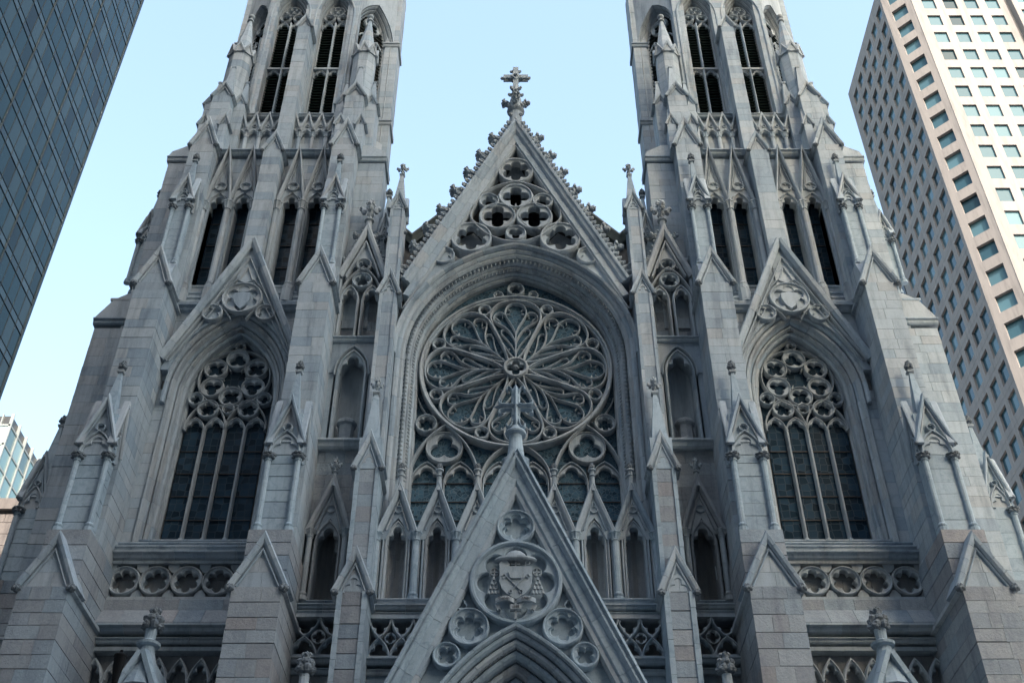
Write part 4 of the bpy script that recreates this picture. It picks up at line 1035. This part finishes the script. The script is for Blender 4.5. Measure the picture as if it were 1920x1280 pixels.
# ---- gabled arcade under the rose
A = part('arcade', cath)
CORE.box(-4.9, 4.9, -.02, 1.0, 0, 22.3)
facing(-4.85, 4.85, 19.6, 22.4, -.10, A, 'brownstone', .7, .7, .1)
for k in range(-3, 4):
    x = 1.385 * k; N = part('niche', cath); g = Geo()
    g.sweep(arch(x, 21.95, .37, .92, 0, 8, 19.6), bar(.12, -.80, -.2, .04)); head(g, x, 21.95, .40, .95, -.75, .3, 1.0)
    g.sweep([(x - .46, 19.6), (x - .46, 22.1)], bar(.10, -.86, -.3, .03)); g.sweep([(x + .46, 22.1), (x + .46, 19.6)], bar(.10, -.86, -.3, .03))
    g.prism([(x - .66, 22.1), (x - .40, 22.1), (x - .2, 22.7), (x, 22.98), (x + .2, 22.7), (x + .40, 22.1), (x + .66, 22.1), (x, 23.95)], -.84, -.4)
    g.sweep([(x - .70, 22.18), (x, 24.18), (x + .70, 22.18)], [(-.10, -.3), (-.10, -.90), (-.03, -1.0), (.06, -1.04), (.10, -.96), (.10, -.3)])
    g.sweep(circ(x, 23.28, .13, 14), bar(.06, -.92, -.8, .02), closed=True); g.sweep([(x - .40, 22.45), (x, 23.65), (x + .40, 22.45)], bar(.05, -.92, -.8, .02)); g.build('gablet', 'marble', N)
    g = Geo(); rr = []
    for z in (19.6, 20.6, 21.6, 22.9): rr.append([(x + .40 * math.cos(math.pi * i / 8), -.5 + .42 * math.sin(math.pi * i / 8), z) for i in range(9)])
    g.loft(rr, cap=False, closed=False); g.build('niche_back', 'marble_rough', N)
    g = Geo(); g.lathe(x, -.92, [(.13, 24.0), (.085, 24.45), (.085, 24.62), (.13, 24.66), (.085, 24.72), (.085, 24.84), (.15, 24.88), (.15, 24.94), (.09, 24.98)], 10); g.build('finial_stem', 'marble_carved', N); put(BUD, 'finial', N, (x, -.92, 24.92), (.34, .34, .30))
for k in range(-4, 4):
    x = 1.385 * (k + .5); g = Geo(); colonnette(g, x, -.92, 19.62, 22.32, .115, 1.75, .30); g.build('colonnette', 'marble_blue', A)
    g = Geo(); g.box(x - .16, x + .16, -.80, -.1, 19.6, 22.3); g.build('pier', 'marble', A)
for yy, zz, ov in ((-1.15, 19.62, .14), (-1.28, 19.36, .14), (-1.2, 19.14, .06)): setoff(A, -4.85, 4.85, yy, 0, zz, ov, .17, 'marble')
for sx in (-1, 1):
    S[0] = sx; parapet(A, 1.9, 4.8, 17.5, 19.0, -1.25, 4); S[0] = 1
    a, b = sorted((sx * 1.9, sx * 4.82))
    for yy, zz, ov in ((-1.35, 17.46, .14), (-1.22, 17.15, .06)): setoff(A, a, b, yy, 0, zz, ov, .2, 'marble')
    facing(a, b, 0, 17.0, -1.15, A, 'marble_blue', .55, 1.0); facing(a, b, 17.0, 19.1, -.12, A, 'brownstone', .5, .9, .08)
# ---- great portal with its gable
PG = part('portal_gable', cath); yf, za, sl = -4.0, 23.58, 2.22
x1 = 4.6; z1 = za - sl * x1
for sx in (-1, 1):
    p = [(sx * x1, z1), (0, za)]; p = p if sx < 0 else p[::-1]
    g = Geo(); g.voussoirs(p, [(-.50, -3.2), (-.50, yf + .08), (-.44, yf + .02), (-.22, yf + .0), (-.20, yf - .06), (-.10, yf - .16), (-.05, yf - .16), (-.02, yf - .10), (.0, yf - .10), (.06, yf - .22), (.13, yf - .20), (.16, yf - .08), (.16, -3.2)], .95); g.build('coping', 'marble_blue', PG)
    q = [(sx * x1, z1 - 1.28), (0, za - 1.28)]; q = q if sx < 0 else q[::-1]
    g = Geo(); g.voussoirs(q, [(-.16, -3.4), (-.16, yf + .22), (-.10, yf + .10), (.02, yf + .08), (.02, -3.4)], 1.0); g.build('gable_moulding', 'marble', PG)
parch = dict(xc=0, zs=12.1, a=3.2, h=5.2)
ho = arch(0, 12.1, 3.2, 5.2, .02, 16)
for sx in (-1, 1):
    hp = [(sx * abs(x), z) for x, z in ho if x <= 1e-6 and z >= 12.1]
    g = Geo(); pts = [(sx * 4.4, 13.2), (sx * 3.4, 13.2)] + [p for p in hp if p[1] > 13.3] + [(0, 22.6)]
    g.prism(pts, yf + .36, -3.3); g.build('gable_face', 'marble_blue', PG)
y = yf + .10; g = Geo()
for cx, cz, cr, k, ct in ((0, 20.80, .58, 6, 90), (1.42, 17.33, .58, 6, 90), (-1.42, 17.33, .58, 6, 90), (2.06, 16.42, .38, 4, 45), (-2.06, 16.42, .38, 4, 45)):
    g = Geo(); foil(g, cx, cz, cr, k, y, .3, ct, .09); o, i = foil_pts(cx, cz, cr * .90, k, ct); g.strip(o, [(cx + (a - cx) * .86, cz + (c - cz) * .86) for a, c in i], y + .11, y + .3, .03); g.build('roundel', 'marble_blue', PG)
for sx in (-1, 1):
    for cx, cz in ((.80, 20.05), (1.66, 18.1)):
        g = Geo(); o, i = foil_pts(sx * cx, cz, .17, 3, 90); g.strip(o, i, y + .10, y + .3, .02); g.build('trefoil', 'marble_blue', PG)
g = Geo(); g.voussoirs(circ(0, 18.82, 1.37, 48) + [circ(0, 18.82, 1.37, 48)[0]], [(-.08, y + .3), (-.08, y - .02), (-.03, y - .10), (.03, y - .10), (.08, y - .02), (.08, y + .3)], 1.4, .003); g.build('roundel_ring', 'marble_blue', PG)
g = Geo(); o, i = foil_pts(0, 18.82, 1.30, 8, 90, 96); g.strip(o, i, y + .03, y + .3, .05); g.build('cusped_roundel', 'marble_blue', PG)
# coat of arms
CA = part('coat_of_arms', cath); y = yf + .0
sh = [(-.50, 19.25), (.50, 19.25), (.50, 18.75), (.43, 18.50), (.28, 18.32), (.10, 18.2), (0, 18.14), (-.10, 18.2), (-.28, 18.32), (-.43, 18.50), (-.50, 18.75)]
g = Geo(); g.prism(sh, y - .10, y + .37); g.build('shield', 'marble_carved', CA)
for sx in (-1, 1):
    g = Geo(); g.sweep([(sx * .38, 18.98), (-sx * .14, 18.42)], bar(.045, y - .15, y - .08, .012))
    g.sweep(circ(-sx * .16, 18.37, .055, 10), bar(.03, y - .15, y - .08, .008), closed=True)
    g.sweep([(sx * .40, 18.82), (sx * .30, 18.90)], bar(.05, y - .15, y - .08, .01)); g.sweep([(sx * .44, 18.90), (sx * .36, 18.98)], bar(.05, y - .15, y - .08, .01)); g.build('key', 'marble_carved', CA)
g = Geo(); g.prism([(-.16, 18.82), (.16, 18.82), (.24, 19.04), (.12, 19.0), (0, 19.06), (-.12, 19.0), (-.24, 19.04)], y - .16, y - .08); g.build('crown', 'marble_carved', CA)
g = Geo(); rr = []
for zz, rx in ((19.48, .60), (19.52, .66), (19.58, .64), (19.62, .34), (19.74, .30), (19.84, .18), (19.88, .05)): rr.append([(rx * math.cos(2 * math.pi * i / 20), y + .04 + rx * .42 * math.sin(2 * math.pi * i / 20), zz) for i in range(20)])
g.loft(rr); g.build('hat', 'marble_carved', CA)
g = Geo(); g.prism([(-.50, 19.24), (-.20, 19.24), (-.18, 19.36), (-.35, 19.56), (-.52, 19.36)], y - .07, y + .1); g.build('mitre', 'marble_carved', CA)
g = Geo(); g.box(-.025, .025, y - .06, y, 19.24, 19.5); g.box(-.14, .14, y - .06, y, 19.33, 19.37); g.box(-.09, .09, y - .06, y, 19.42, 19.45); g.build('processional_cross', 'marble_carved', CA)
g = Geo(); g.sweep([(.30, 19.24), (.30, 19.36)], bar(.04, y - .06, y, .01)); g.sweep(circ(.37, 19.41, .07, 12), bar(.035, y - .06, y, .01), closed=True); g.build('crozier', 'marble_carved', CA)
for sx in (-1, 1):
    g = Geo(); g.sweep(circ(sx * .66, 19.13, .13, 14), bar(.045, y + .02, y + .14, .015), closed=True); g.box(sx * .66 - .02, sx * .66 + .02, y + .04, y + .12, 18.98, 19.28); g.box(sx * .66 - .13, sx * .66 + .13, y + .04, y + .12, 19.11, 19.15); g.build('cord_knot', 'marble_carved', CA)
    for row, n in enumerate((1, 2, 3, 4)):
        for k in range(n):
            tx, tz = sx * .68 + (k - (n - 1) / 2) * .105, 18.93 - row * .155
            g = Geo(); g.lathe(tx, y + .06, [(.05, tz - .075), (.045, tz), (.022, tz + .03), (.03, tz + .05), (.012, tz + .08)], 8); g.build('tassel', 'marble_carved', CA)
    g = Geo(); rr = []
    for i in range(9):
        u = i / 8; x = sx * (.04 + .58 * u); yy = y - .10 - .10 * math.sin(math.pi * u); zo = .05 * math.sin(math.pi * u)
        rr.append([(x, yy, 18.0 + zo), (x, yy, 18.15 + zo), (x, yy + .05, 18.15 + zo), (x, yy + .05, 18.0 + zo)])
    g.loft(rr); g.build('banner', 'marble_carved', CA)
    g = Geo(); g.prism([(sx * .5, 18.0), (sx * .64, 17.98), (sx * .56, 17.8), (sx * .5, 17.86), (sx * .44, 17.8)], y - .02, y + .1); g.build('banner_tail', 'marble_carved', CA)
g = Geo(); g.box(-.17, .17, y - .12, y + .1, 17.80, 17.95); g.box(-.03, .03, y - .06, y + .1, 17.5, 18.1); g.build('date_block', 'marble_carved', CA)
def lettering(txt, x, yy, z, size, name):
    cu = bpy.data.curves.new(name, 'FONT'); cu.body = txt; cu.size = size; cu.extrude = .012; cu.align_x = 'CENTER'; cu.align_y = 'CENTER'; cu.resolution_u = 2
    cu.materials.append(MATS['mortar']); o = bpy.data.objects.new(name, cu); COL.objects.link(o); o.location = (x, yy, z); o.rotation_euler = (R(90), 0, 0)
    bpy.context.view_layer.update(); me = bpy.data.meshes.new_from_object(o.evaluated_get(bpy.context.evaluated_depsgraph_get())); n = bpy.data.objects.new(name, me); n.matrix_world = o.matrix_world.copy(); bpy.data.objects.remove(o); COL.objects.link(n); n.parent = CA
lettering('CLAUDIT', -.33, y - .21, 18.115, .105, 'lettering'); lettering('APERIT', .33, y - .21, 18.115, .105, 'lettering'); lettering('1858', 0, y - .13, 17.875, .11, 'lettering')
# apex stem, disc and metal-like cross
PX = part('portal_cross', cath); g = Geo()
g.lathe(0, yf + .3, [(.31, 22.95), (.31, 23.35), (.28, 23.75), (.235, 24.15), (.215, 24.48)], 16); g.build('finial_stem', 'marble_blue', PX)
g = Geo(); g.lathe(0, yf + .3, [(.20, 24.44), (.35, 24.50), (.37, 24.56), (.35, 24.61), (.20, 24.66), (.17, 24.85)], 20); g.build('collar', 'marble_blue', PX)
g = Geo(); yc = yf + .25; zc = 25.66
def lozenge(p, q, w, d):
    (xa, za_), (xb, zb_) = p, q; m = ((xa + xb) / 2, (za_ + zb_) / 2); dx, dz = xb - xa, zb_ - za_; L = math.hypot(dx, dz); nx, nz = -dz / L * w, dx / L * w
    k = .16
    ring = [(xa, za_), (xa + dx * k + nx, za_ + dz * k + nz), (xa + dx * (1 - k) + nx, za_ + dz * (1 - k) + nz), (xb, zb_), (xa + dx * (1 - k) - nx, za_ + dz * (1 - k) - nz), (xa + dx * k - nx, za_ + dz * k - nz)]
    v = [(x, yc, z) for x, z in ring] + [(xa + dx * k, yc - d, za_ + dz * k), (xa + dx * (1 - k), yc - d, za_ + dz * (1 - k)), (xa + dx * k, yc + d, za_ + dz * k), (xa + dx * (1 - k), yc + d, za_ + dz * (1 - k))]
    g.add(v, [(0, 1, 6), (1, 2, 7, 6), (2, 3, 7), (3, 4, 7), (4, 5, 6, 7), (5, 0, 6), (0, 8, 1), (1, 8, 9, 2), (2, 9, 3), (3, 9, 4), (4, 9, 8, 5), (5, 8, 0)])
lozenge((0, 24.70), (0, 26.68), .155, .2); lozenge((-.78, zc), (.78, zc), .10, .2)
for sx in (-1, 1):
    for sz in (-1, 1):
        g.sweep(crom([(sx * .10, zc + sz * .55), (sx * .16, zc + sz * .80), (sx * .28, zc + sz * .86), (sx * .32, zc + sz * .74)], 5), bar(.065, yc - .11, yc + .11, .02))
        g.sweep(crom([(sx * .10, zc + sz * .40), (sx * .12, zc + sz * .12), (sx * .40, zc + sz * .10), (sx * .56, zc + sz * .16), (sx * .58, zc + sz * .28), (sx * .50, zc + sz * .26)], 5), bar(.065, yc - .11, yc + .11, .02))
g.build('cross', 'marble_blue', PX)
# portal arch orders and doors
PO = part('portal', cath); yy = yf + .0
for k, (o, dy, m) in enumerate(((0.0, .0, 'marble_blue'), (-.14, .14, 'marble_blue'), (-.34, .32, 'marble'), (-.56, .55, 'marble_blue'), (-.80, .85, 'marble'), (-1.05, 1.2, 'marble_blue'))):
    g = Geo(); w = (.15, .18, .2, .22, .24, .26)[k]
    g.voussoirs(arch(0, 12.1, 3.2, 5.2, o - w * .5 + .1, 16, 0), [(-w / 2, -1.5), (-w / 2, yy + dy + .05), (-w / 4, yy + dy - .05), (w / 4, yy + dy - .07), (w / 2, yy + dy), (w / 2, -1.5)], 1.0); g.build('arch_moulding', m, PO)
g = Geo()
for o, yv in ((-.02, yf + .02), (-.46, yf + .42)):
    pth = arch(0, 12.1, 3.2, 5.2, o, 40, 11)
    for (xa, z_a), (xb, z_b) in zip(pth, pth[1:]):
        L = math.hypot(xb - xa, z_b - z_a); n = max(1, int(L / .10))
        for i in range(n):
            x, z = xa + (xb - xa) * (i + .5) / n, z_a + (z_b - z_a) * (i + .5) / n; q = .035
            g.add([(x - q, yv, z), (x, yv, z + q), (x + q, yv, z), (x, yv, z - q), (x, yv - .06, z)], [(0, 1, 4), (1, 2, 4), (2, 3, 4), (3, 0, 4)])
g.build('beading', 'marble_carved', PO, kind='stuff')
Geo().box(-3, 3, -1.6, -1.4, 0, 17).build('tympanum', 'marble_rough', PO)
Geo().box(-2.0, 2.0, -1.75, -1.62, 0, 10).build('door', 'bronze_door', PO)
for sx in (-1, 1):
    S[0] = sx; stack(3.3, 4.7, -3.9, -1.1, 0, 13.2, PO, 'marble_rough', .56, 2, 2); S[0] = 1

# ---- masonry: cores, single stones, the remaining stones as one part
core = CORE.build('masonry_core', 'mortar', cath)
CT, ST = math.cos(R(PITCH)), math.sin(R(PITCH)); FPX = LENS / 36 * 1024
def proj(x, y_, z):
    yy, zz = y_ - CAM_Y, z - CAM_Z; d = yy * CT + zz * ST
    return (516 + FPX * x / d, 341 - FPX * (-yy * ST + zz * CT) / d)
def seen(t):
    a, b = proj(t[0], t[2], t[4]), proj(t[1], t[2], t[5]); c = ((a[0] + b[0]) / 2, (a[1] + b[1]) / 2)
    if not (0 < c[0] < 1024 and 0 < c[1] < 682): return 0
    return abs(b[0] - a[0]) * abs(b[1] - a[1])
STONES.sort(key=seen, reverse=True)
def unit_stone(mat):
    c = .03; g = Geo()
    lay = [[(-.5 + c, -.5 + c, -.5), (.5 - c, -.5 + c, -.5), (.5 - c, .5 - c, -.5), (-.5 + c, .5 - c, -.5)], [(-.5, -.5, -.5 + c), (.5, -.5, -.5 + c), (.5, .5, -.5 + c), (-.5, .5, -.5 + c)], [(-.5, -.5, .5 - c), (.5, -.5, .5 - c), (.5, .5, .5 - c), (-.5, .5, .5 - c)], [(-.5 + c, -.5 + c, .5), (.5 - c, -.5 + c, .5), (.5 - c, .5 - c, .5), (-.5 + c, .5 - c, .5)]]
    g.loft(lay); me = bpy.data.meshes.new('stone'); me.from_pydata(g.v, [], g.f); me.materials.append(MATS[mat]); return me
UM = {}
for t in STONES[:300]:
    m = t[7]
    if m not in UM: UM[m] = unit_stone(m)
    o = bpy.data.objects.new('stone', UM[m]); COL.objects.link(o); o.parent = t[6]
    o.location = ((t[0] + t[1]) / 2, (t[2] + t[3]) / 2, (t[4] + t[5]) / 2); o.scale = (t[1] - t[0], t[3] - t[2], t[5] - t[4])
rest = part('stonework', cath)
for m in sorted({t[7] for t in STONES[300:]}):
    g = Geo()
    for t in STONES[300:]:
        if t[7] == m: g.box(*t[:6])
    o = g.build('ashlar', m, rest, kind='stuff')
rest['kind'] = 'stuff'
print('STONES', len(STONES))
# ------------------------------------------------------------------ buildings around
def lamp():
    L = thing('street_lamp', 'black bucket-shaped street lamp on a dark pole before the left doorway', 'street lamp', loc=(-6.2, -19.0, 0))
    g = Geo(); g.lathe(0, 0, [(.16, 0), (.16, .5), (.07, .7), (.045, 8.9)], 12); g.build('pole', 'black_iron', L)
    g = Geo(); g.lathe(0, 0, [(.045, 8.98), (.055, 9.08), (.095, 9.38), (.098, 9.42)], 16); g.build('lamp_housing', 'black_iron', L)
    g = Geo(); g.lathe(0, 0, [(.105, 9.41), (.10, 9.44), (.05, 9.47), (.025, 9.48)], 16); g.lathe(0, 0, [(.026, 9.47), (.026, 9.52), (.015, 9.53)], 10); g.build('cap', 'black_iron', L)
lamp()

def glass_tower():
    T = thing('glass_tower', 'dark blue glass curtain-wall skyscraper at the left edge', 'skyscraper')
    X, y0, y1, z1, fl, pw = -40.0, -24.0, 35.2, 150.0, 3.25, 1.32
    Geo().box(X - 30, X - .12, y0, y1 - .12, 0, z1).build('body', 'dark_cladding', T)
    vis, rest = [], []
    nf = int(z1 / fl); npn = int((y1 - .3 - y0) / pw)
    for f in range(nf):
        for k in range(npn):
            ya = y1 - .3 - (k + 1) * pw; za = f * fl
            for (h0, h1, m) in ((.0, .75, 'spandrel_glass'), (.80, fl - .05, 'curtain_glass')):
                yc, zc_ = ya + pw / 2 + 36, za + (h0 + h1) / 2 - 1.6
                d = yc * CT + zc_ * ST; u = 516 + FPX * X / d; v = 341 - FPX * (-yc * ST + zc_ * CT) / d
                (vis if (-6 < u < 200 and -6 < v < 400 and m == 'curtain_glass') else rest).append((ya, za + h0, za + h1, m, d))
    vis.sort(key=lambda t: t[4])
    proto = {}
    def pane_mesh(h):
        if h not in proto:
            g = Geo(); g.add([(0, .0, 0), (0, pw - .05, 0), (0, pw - .05, h), (0, 0, h), (-.1, 0, 0), (-.1, pw - .05, 0), (-.1, pw - .05, h), (-.1, 0, h)], [(0, 1, 2, 3), (4, 7, 6, 5), (0, 4, 5, 1), (3, 2, 6, 7), (0, 3, 7, 4), (1, 5, 6, 2)])
            me = bpy.data.meshes.new('pane'); me.from_pydata(g.v, [], g.f); me.materials.append(MATS['curtain_glass']); proto[h] = me
        return proto[h]
    for t in vis[:300]:
        o = bpy.data.objects.new('pane', pane_mesh(round(t[2] - t[1], 3))); COL.objects.link(o); o.location = (X - .0, t[0] + .025, t[1]); o.parent = T
        o.rotation_euler = (0, rnd.uniform(-.0015, .0015), rnd.uniform(-.0025, .0025))
    for m in ('curtain_glass', 'spandrel_glass'):
        g = Geo()
        for t in vis[300:] + rest:
            if t[3] == m:
                e = rnd.uniform(-.004, .004); g.add([(X + e, t[0] + .025, t[1]), (X - e, t[0] + pw - .025, t[1]), (X - e, t[0] + pw - .025, t[2]), (X + e, t[0] + .025, t[2])], [(0, 1, 2, 3)])
        g.build('glazing', m, T, kind='stuff')
    g = Geo()
    for f in range(nf + 1): g.box(X - .1, X + .05, y0, y1 - .28, f * fl - .03, f * fl + .02); g.box(X - .1, X + .04, y0, y1 - .28, f * fl + .75, f * fl + .79)
    g.build('transom', 'mullion_dark', T)
    for k in range(0, npn + 1):
        y = y1 - .3 - k * pw; e = .10 if k % 5 == 0 else .035
        Geo().box(X - .1, X + e, y - (.05 if k % 5 == 0 else .02), y + (.05 if k % 5 == 0 else .02), 0, z1).build('mullion', 'mullion_dark', T)
    Geo().box(X - .3, X + .06, y1 - .26, y1, 0, z1).build('corner_trim', 'curtain_glass', T)
glass_tower()

def punched_wall(T, P0, du, n, cols, rows, W_, H, mat='concrete', glass='office_glass', rec=.26, mode=None):
    """wall with real recessed windows. P0 lower-left corner, du unit direction along the wall, n outward normal.
       cols: list of (u0,u1), rows: list of (z0,z1)"""
    def pt(u, d, z): return (P0[0] + du[0] * u + n[0] * d, P0[1] + du[1] * u + n[1] * d, z)
    g = Geo(); us = [0] + [x for c in cols for x in c] + [W_]; zs = [0] + [x for r in rows for x in r] + [H]
    for i in range(len(us) - 1):
        if i % 2 == 0: g.add([pt(us[i], 0, 0), pt(us[i + 1], 0, 0), pt(us[i + 1], 0, H), pt(us[i], 0, H)], [(0, 1, 2, 3)])
        else:
            for j in range(0, len(zs) - 1, 2): g.add([pt(us[i], 0, zs[j]), pt(us[i + 1], 0, zs[j]), pt(us[i + 1], 0, zs[j + 1]), pt(us[i], 0, zs[j + 1])], [(0, 1, 2, 3)])
    g.build('wall', mat, T)
    cand = []
    for u0, u1 in cols:
        for z0, z1 in rows:
            a = [pt(u0, 0, z0), pt(u1, 0, z0), pt(u1, 0, z1), pt(u0, 0, z1)]; b = [pt(u0, -rec, z0), pt(u1, -rec, z0), pt(u1, -rec, z1), pt(u0, -rec, z1)]
            q = proj(*pt((u0 + u1) / 2, 0, (z0 + z1) / 2)); cand.append((0 if (-20 < q[0] < 1044 and -20 < q[1] < 500) else 1, a, b))
    return cand
def concrete_tower():
    T = thing('concrete_tower', 'tall pale concrete office tower with square windows and sunlit front at right', 'skyscraper')
    H = 138.5; fl = 3.62; X = 49.0; c = 2.6; ya, yb = 53.0, 70.5
    rows = [(z, z + 2.15) for z in [H - 4.6 - fl * i for i in range(36)]][::-1]; rows = [r for r in rows if r[0] > 3]
    allc = []
    L = yb - ya; pitch = L / 6.3
    cols = [(L - .9 - (i + 1) * pitch + .55, L - .9 - (i + 1) * pitch + .55 + 1.45) for i in range(6)][::-1]
    # north face, seen in shade: u runs away from the corner
    allc += punched_wall(T, (X, ya), (0, 1), (-1, 0), [(.62 + i * 2.72, .62 + i * 2.72 + 1.85) for i in range(6)], rows, L, H)
    w = c * math.sqrt(2); allc += punched_wall(T, (X + c, ya - c), (-.70711, .70711), (-.70711, -.70711), [(w / 2 - 1.0, w / 2 + 1.0)], rows, w, H, rec=.4)
    allc += punched_wall(T, (X + c, ya - c), (1, 0), (0, -1), [(1.3 + i * 2.75, 1.3 + i * 2.75 + 1.65) for i in range(4)], rows, 12.6, H, rec=.22)
    allc += punched_wall(T, (X + c + 12.6, ya - c - .9), (1, 0), (0, -1), [(.5 + i * 1.45, .5 + i * 1.45 + 1.1) for i in range(16)], rows, 25, H, rec=.2)
    g = Geo(); g.box(X + c + 12.4, X + c + 12.62, ya - c - .92, ya - c + .2, 0, H); g.box(X + .7, X + 40, ya + .6, yb - .1, 0, H - .1); g.prismz([(X + .6, ya + .3), (X + c + .3, ya - c + .6), (X + 40, ya - c + .6), (X + 40, yb), (X + .6, yb)], H - .3, H - .05); g.box(X + c + .3, X + 40, ya - c + .6, ya + .7, 0, H - .1); g.build('core', 'concrete', T)
    near = [t for t in allc if t[0] == 0][:299]; far = [t for t in allc if t[0]] + [t for t in allc if t[0] == 0][299:]
    REV = [(0, 4, 5, 1), (1, 5, 6, 2), (2, 6, 7, 3), (3, 7, 4, 0)]
    for k, a, q in near:
        w_ = Geo().add(a + q, REV).build('window', 'concrete', T); Geo().add(q, [(0, 1, 2, 3)]).build('pane', 'office_glass', w_)
    g = Geo(); g2 = Geo()
    for k, a, q in far: g.add(q, [(0, 1, 2, 3)]); g2.add(a + q, REV)
    g.build('glazing', 'office_glass', T, kind='stuff'); g2.build('reveals', 'concrete', T, kind='stuff')
    g = Geo()
    for i in range(1, 7): u = ya + .75 + i * 2.72 - .61; g.box(X - .012, X + .02, u - .012, u + .012, 0, H)
    for r in rows: g.box(X - .012, X + .02, ya, yb, r[0] - .86, r[0] - .83)
    g.box(X + c - .02, X + c + .03, ya - c - .05, ya - c + .0, 0, H); g.build('panel_joint', 'mortar', T)
concrete_tower()

def far_tower(name, label, x0, x1, y0, y1, H, glass, mull, pitch, fl, fin=True):
    T = thing(name, label, 'skyscraper', loc=(0, 0, 0))
    Geo().box(x0 + .3, x1 - .3, y0 + .3, y1, 0, H - .2).build('body', 'dark_cladding', T)
    for f in range(int(H * .45 / fl), int(H / fl)):
        z0, z1 = f * fl + .35, (f + 1) * fl
        g = Geo()
        x = x0
        while x < x1 - .1: g.add([(x + .1, y0, z0), (min(x + pitch, x1) - .1, y0, z0), (min(x + pitch, x1) - .1, y0, z1), (x + .1, y0, z1)], [(0, 1, 2, 3)]); x += pitch
        g.build('front_glazing', glass, T)
        g = Geo(); y = y0
        while y < y1 - .1: g.add([(x1, y + .1, z0), (x1, min(y + pitch, y1) - .1, z0), (x1, min(y + pitch, y1) - .1, z1), (x1, y + .1, z1)], [(0, 1, 2, 3)]); y += pitch
        g.build('side_glazing', glass, T)
    g = Geo(); x = x0
    while x <= x1 + .1: g.box(x - .10, x + .10, y0 - .15, y0 + .3, 0, H); x += pitch
    y = y0
    while y <= y1 + .1: g.box(x1 - .3, x1 + .25, y - .12, y + .12, 0, H); y += pitch
    for f in range(int(H / fl) + 1): g.box(x0, x1 + .05, y0 - .12, y0 + .3, f * fl, f * fl + .35); g.box(x1 - .3, x1 + .1, y0, y1, f * fl, f * fl + .35)
    g.build('mullion_grid', mull, T)
far_tower('teal_tower', 'distant teal glass tower with white fins at the far left', -112, -86.5, 124, 150, 119.5, 'teal_glass', 'mullion_pale', 3.4, 3.9)
far_tower('stepped_tower', 'lower pale green glass tower behind the teal tower', -118, -92, 158, 175, 122.0, 'teal_glass', 'mullion_pale', 4.2, 4.2)

def stone_block():
    T = thing('stone_building', 'low weathered beige stone building at the left edge below the teal tower', 'building')
    x0, x1, y0, y1, H = -60, -34.6, 36.6, 56, 47.2
    n = 0
    for i in range(20):
        z = H - .9 - i * .95; x = x1
        while x > x1 - 9:
            w = rnd.uniform(1.2, 2.2); Geo().box(x - w + .02, x - .02, y0, y0 + .4, z - .95 + .02, z - .02).build('stone', 'beige_stone', T); x -= w
    g = Geo(); g.box(x0, x1 - .02, y0 + .08, y1, 0, H - .9); g.build('wall', 'beige_stone', T)
    Geo().box(x0, x1 + .3, y0 - .35, y1, H - .9, H).build('cornice', 'beige_stone', T)
stone_block()

def dark_block():
    T = thing('dark_building', 'narrow dark building with roof lattice squeezed between right tower and concrete tower', 'building')
    x0, x1, y0, y1, H = 50.5, 60.0, 74, 90, 104.0
    Geo().box(x0, x1, y0, y1, 0, H).build('wall', 'dark_cladding', T)
    g = Geo(); 
    for k in range(5): g.box(x0 + k * 1.9, x0 + k * 1.9 + .2, y0, y0 + .2, H, H + 5.5)
    for z in (H + 2.7, H + 5.4): g.box(x0, x1, y0, y0 + .2, z, z + .2)
    for k in range(4): a = x0 + k * 1.9; g.loft([[(a, y0 + .05, H), (a + .2, y0 + .05, H), (a + .2, y0 + .2, H), (a, y0 + .2, H)], [(a + 1.9, y0 + .05, H + 5.4), (a + 2.1, y0 + .05, H + 5.4), (a + 2.1, y0 + .2, H + 5.4), (a + 1.9, y0 + .2, H + 5.4)]])
    g.build('roof_lattice', 'black_iron', T)
dark_block()

# across the avenue, behind the camera: the towers that keep the front in shade
def across(label, x0, x1, y1, H, mat='limestone'):
    T = thing('office_block', label, 'building', 'office blocks across the avenue')
    y0 = y1 - 30
    Geo().box(x0, x1, y0, y1 - .3, 0, H).build('body', 'dark_cladding', T)
    g = Geo(); x = x0
    while x < x1: g.box(x, min(x + 1.5, x1), y1 - .4, y1, 0, H); x += 3.2
    g.build('pier', mat, T)
    g = Geo(); z = 0
    while z < H: g.box(x0, x1, y1 - .35, y1 - .06, z, z + 1.4); z += 3.8
    g.box(x0, x1, y0, y1 + .2, H, H + 1.5); g.build('spandrel', mat, T)
across('tall limestone office block directly across the avenue behind the viewer', -24, 44, -64, 118)
across('lower limestone office block across the avenue to the viewer rear left', -150, -28, -64, 100)
across('lower limestone office block across the avenue to the viewer rear right', 48, 190, -64, 42)
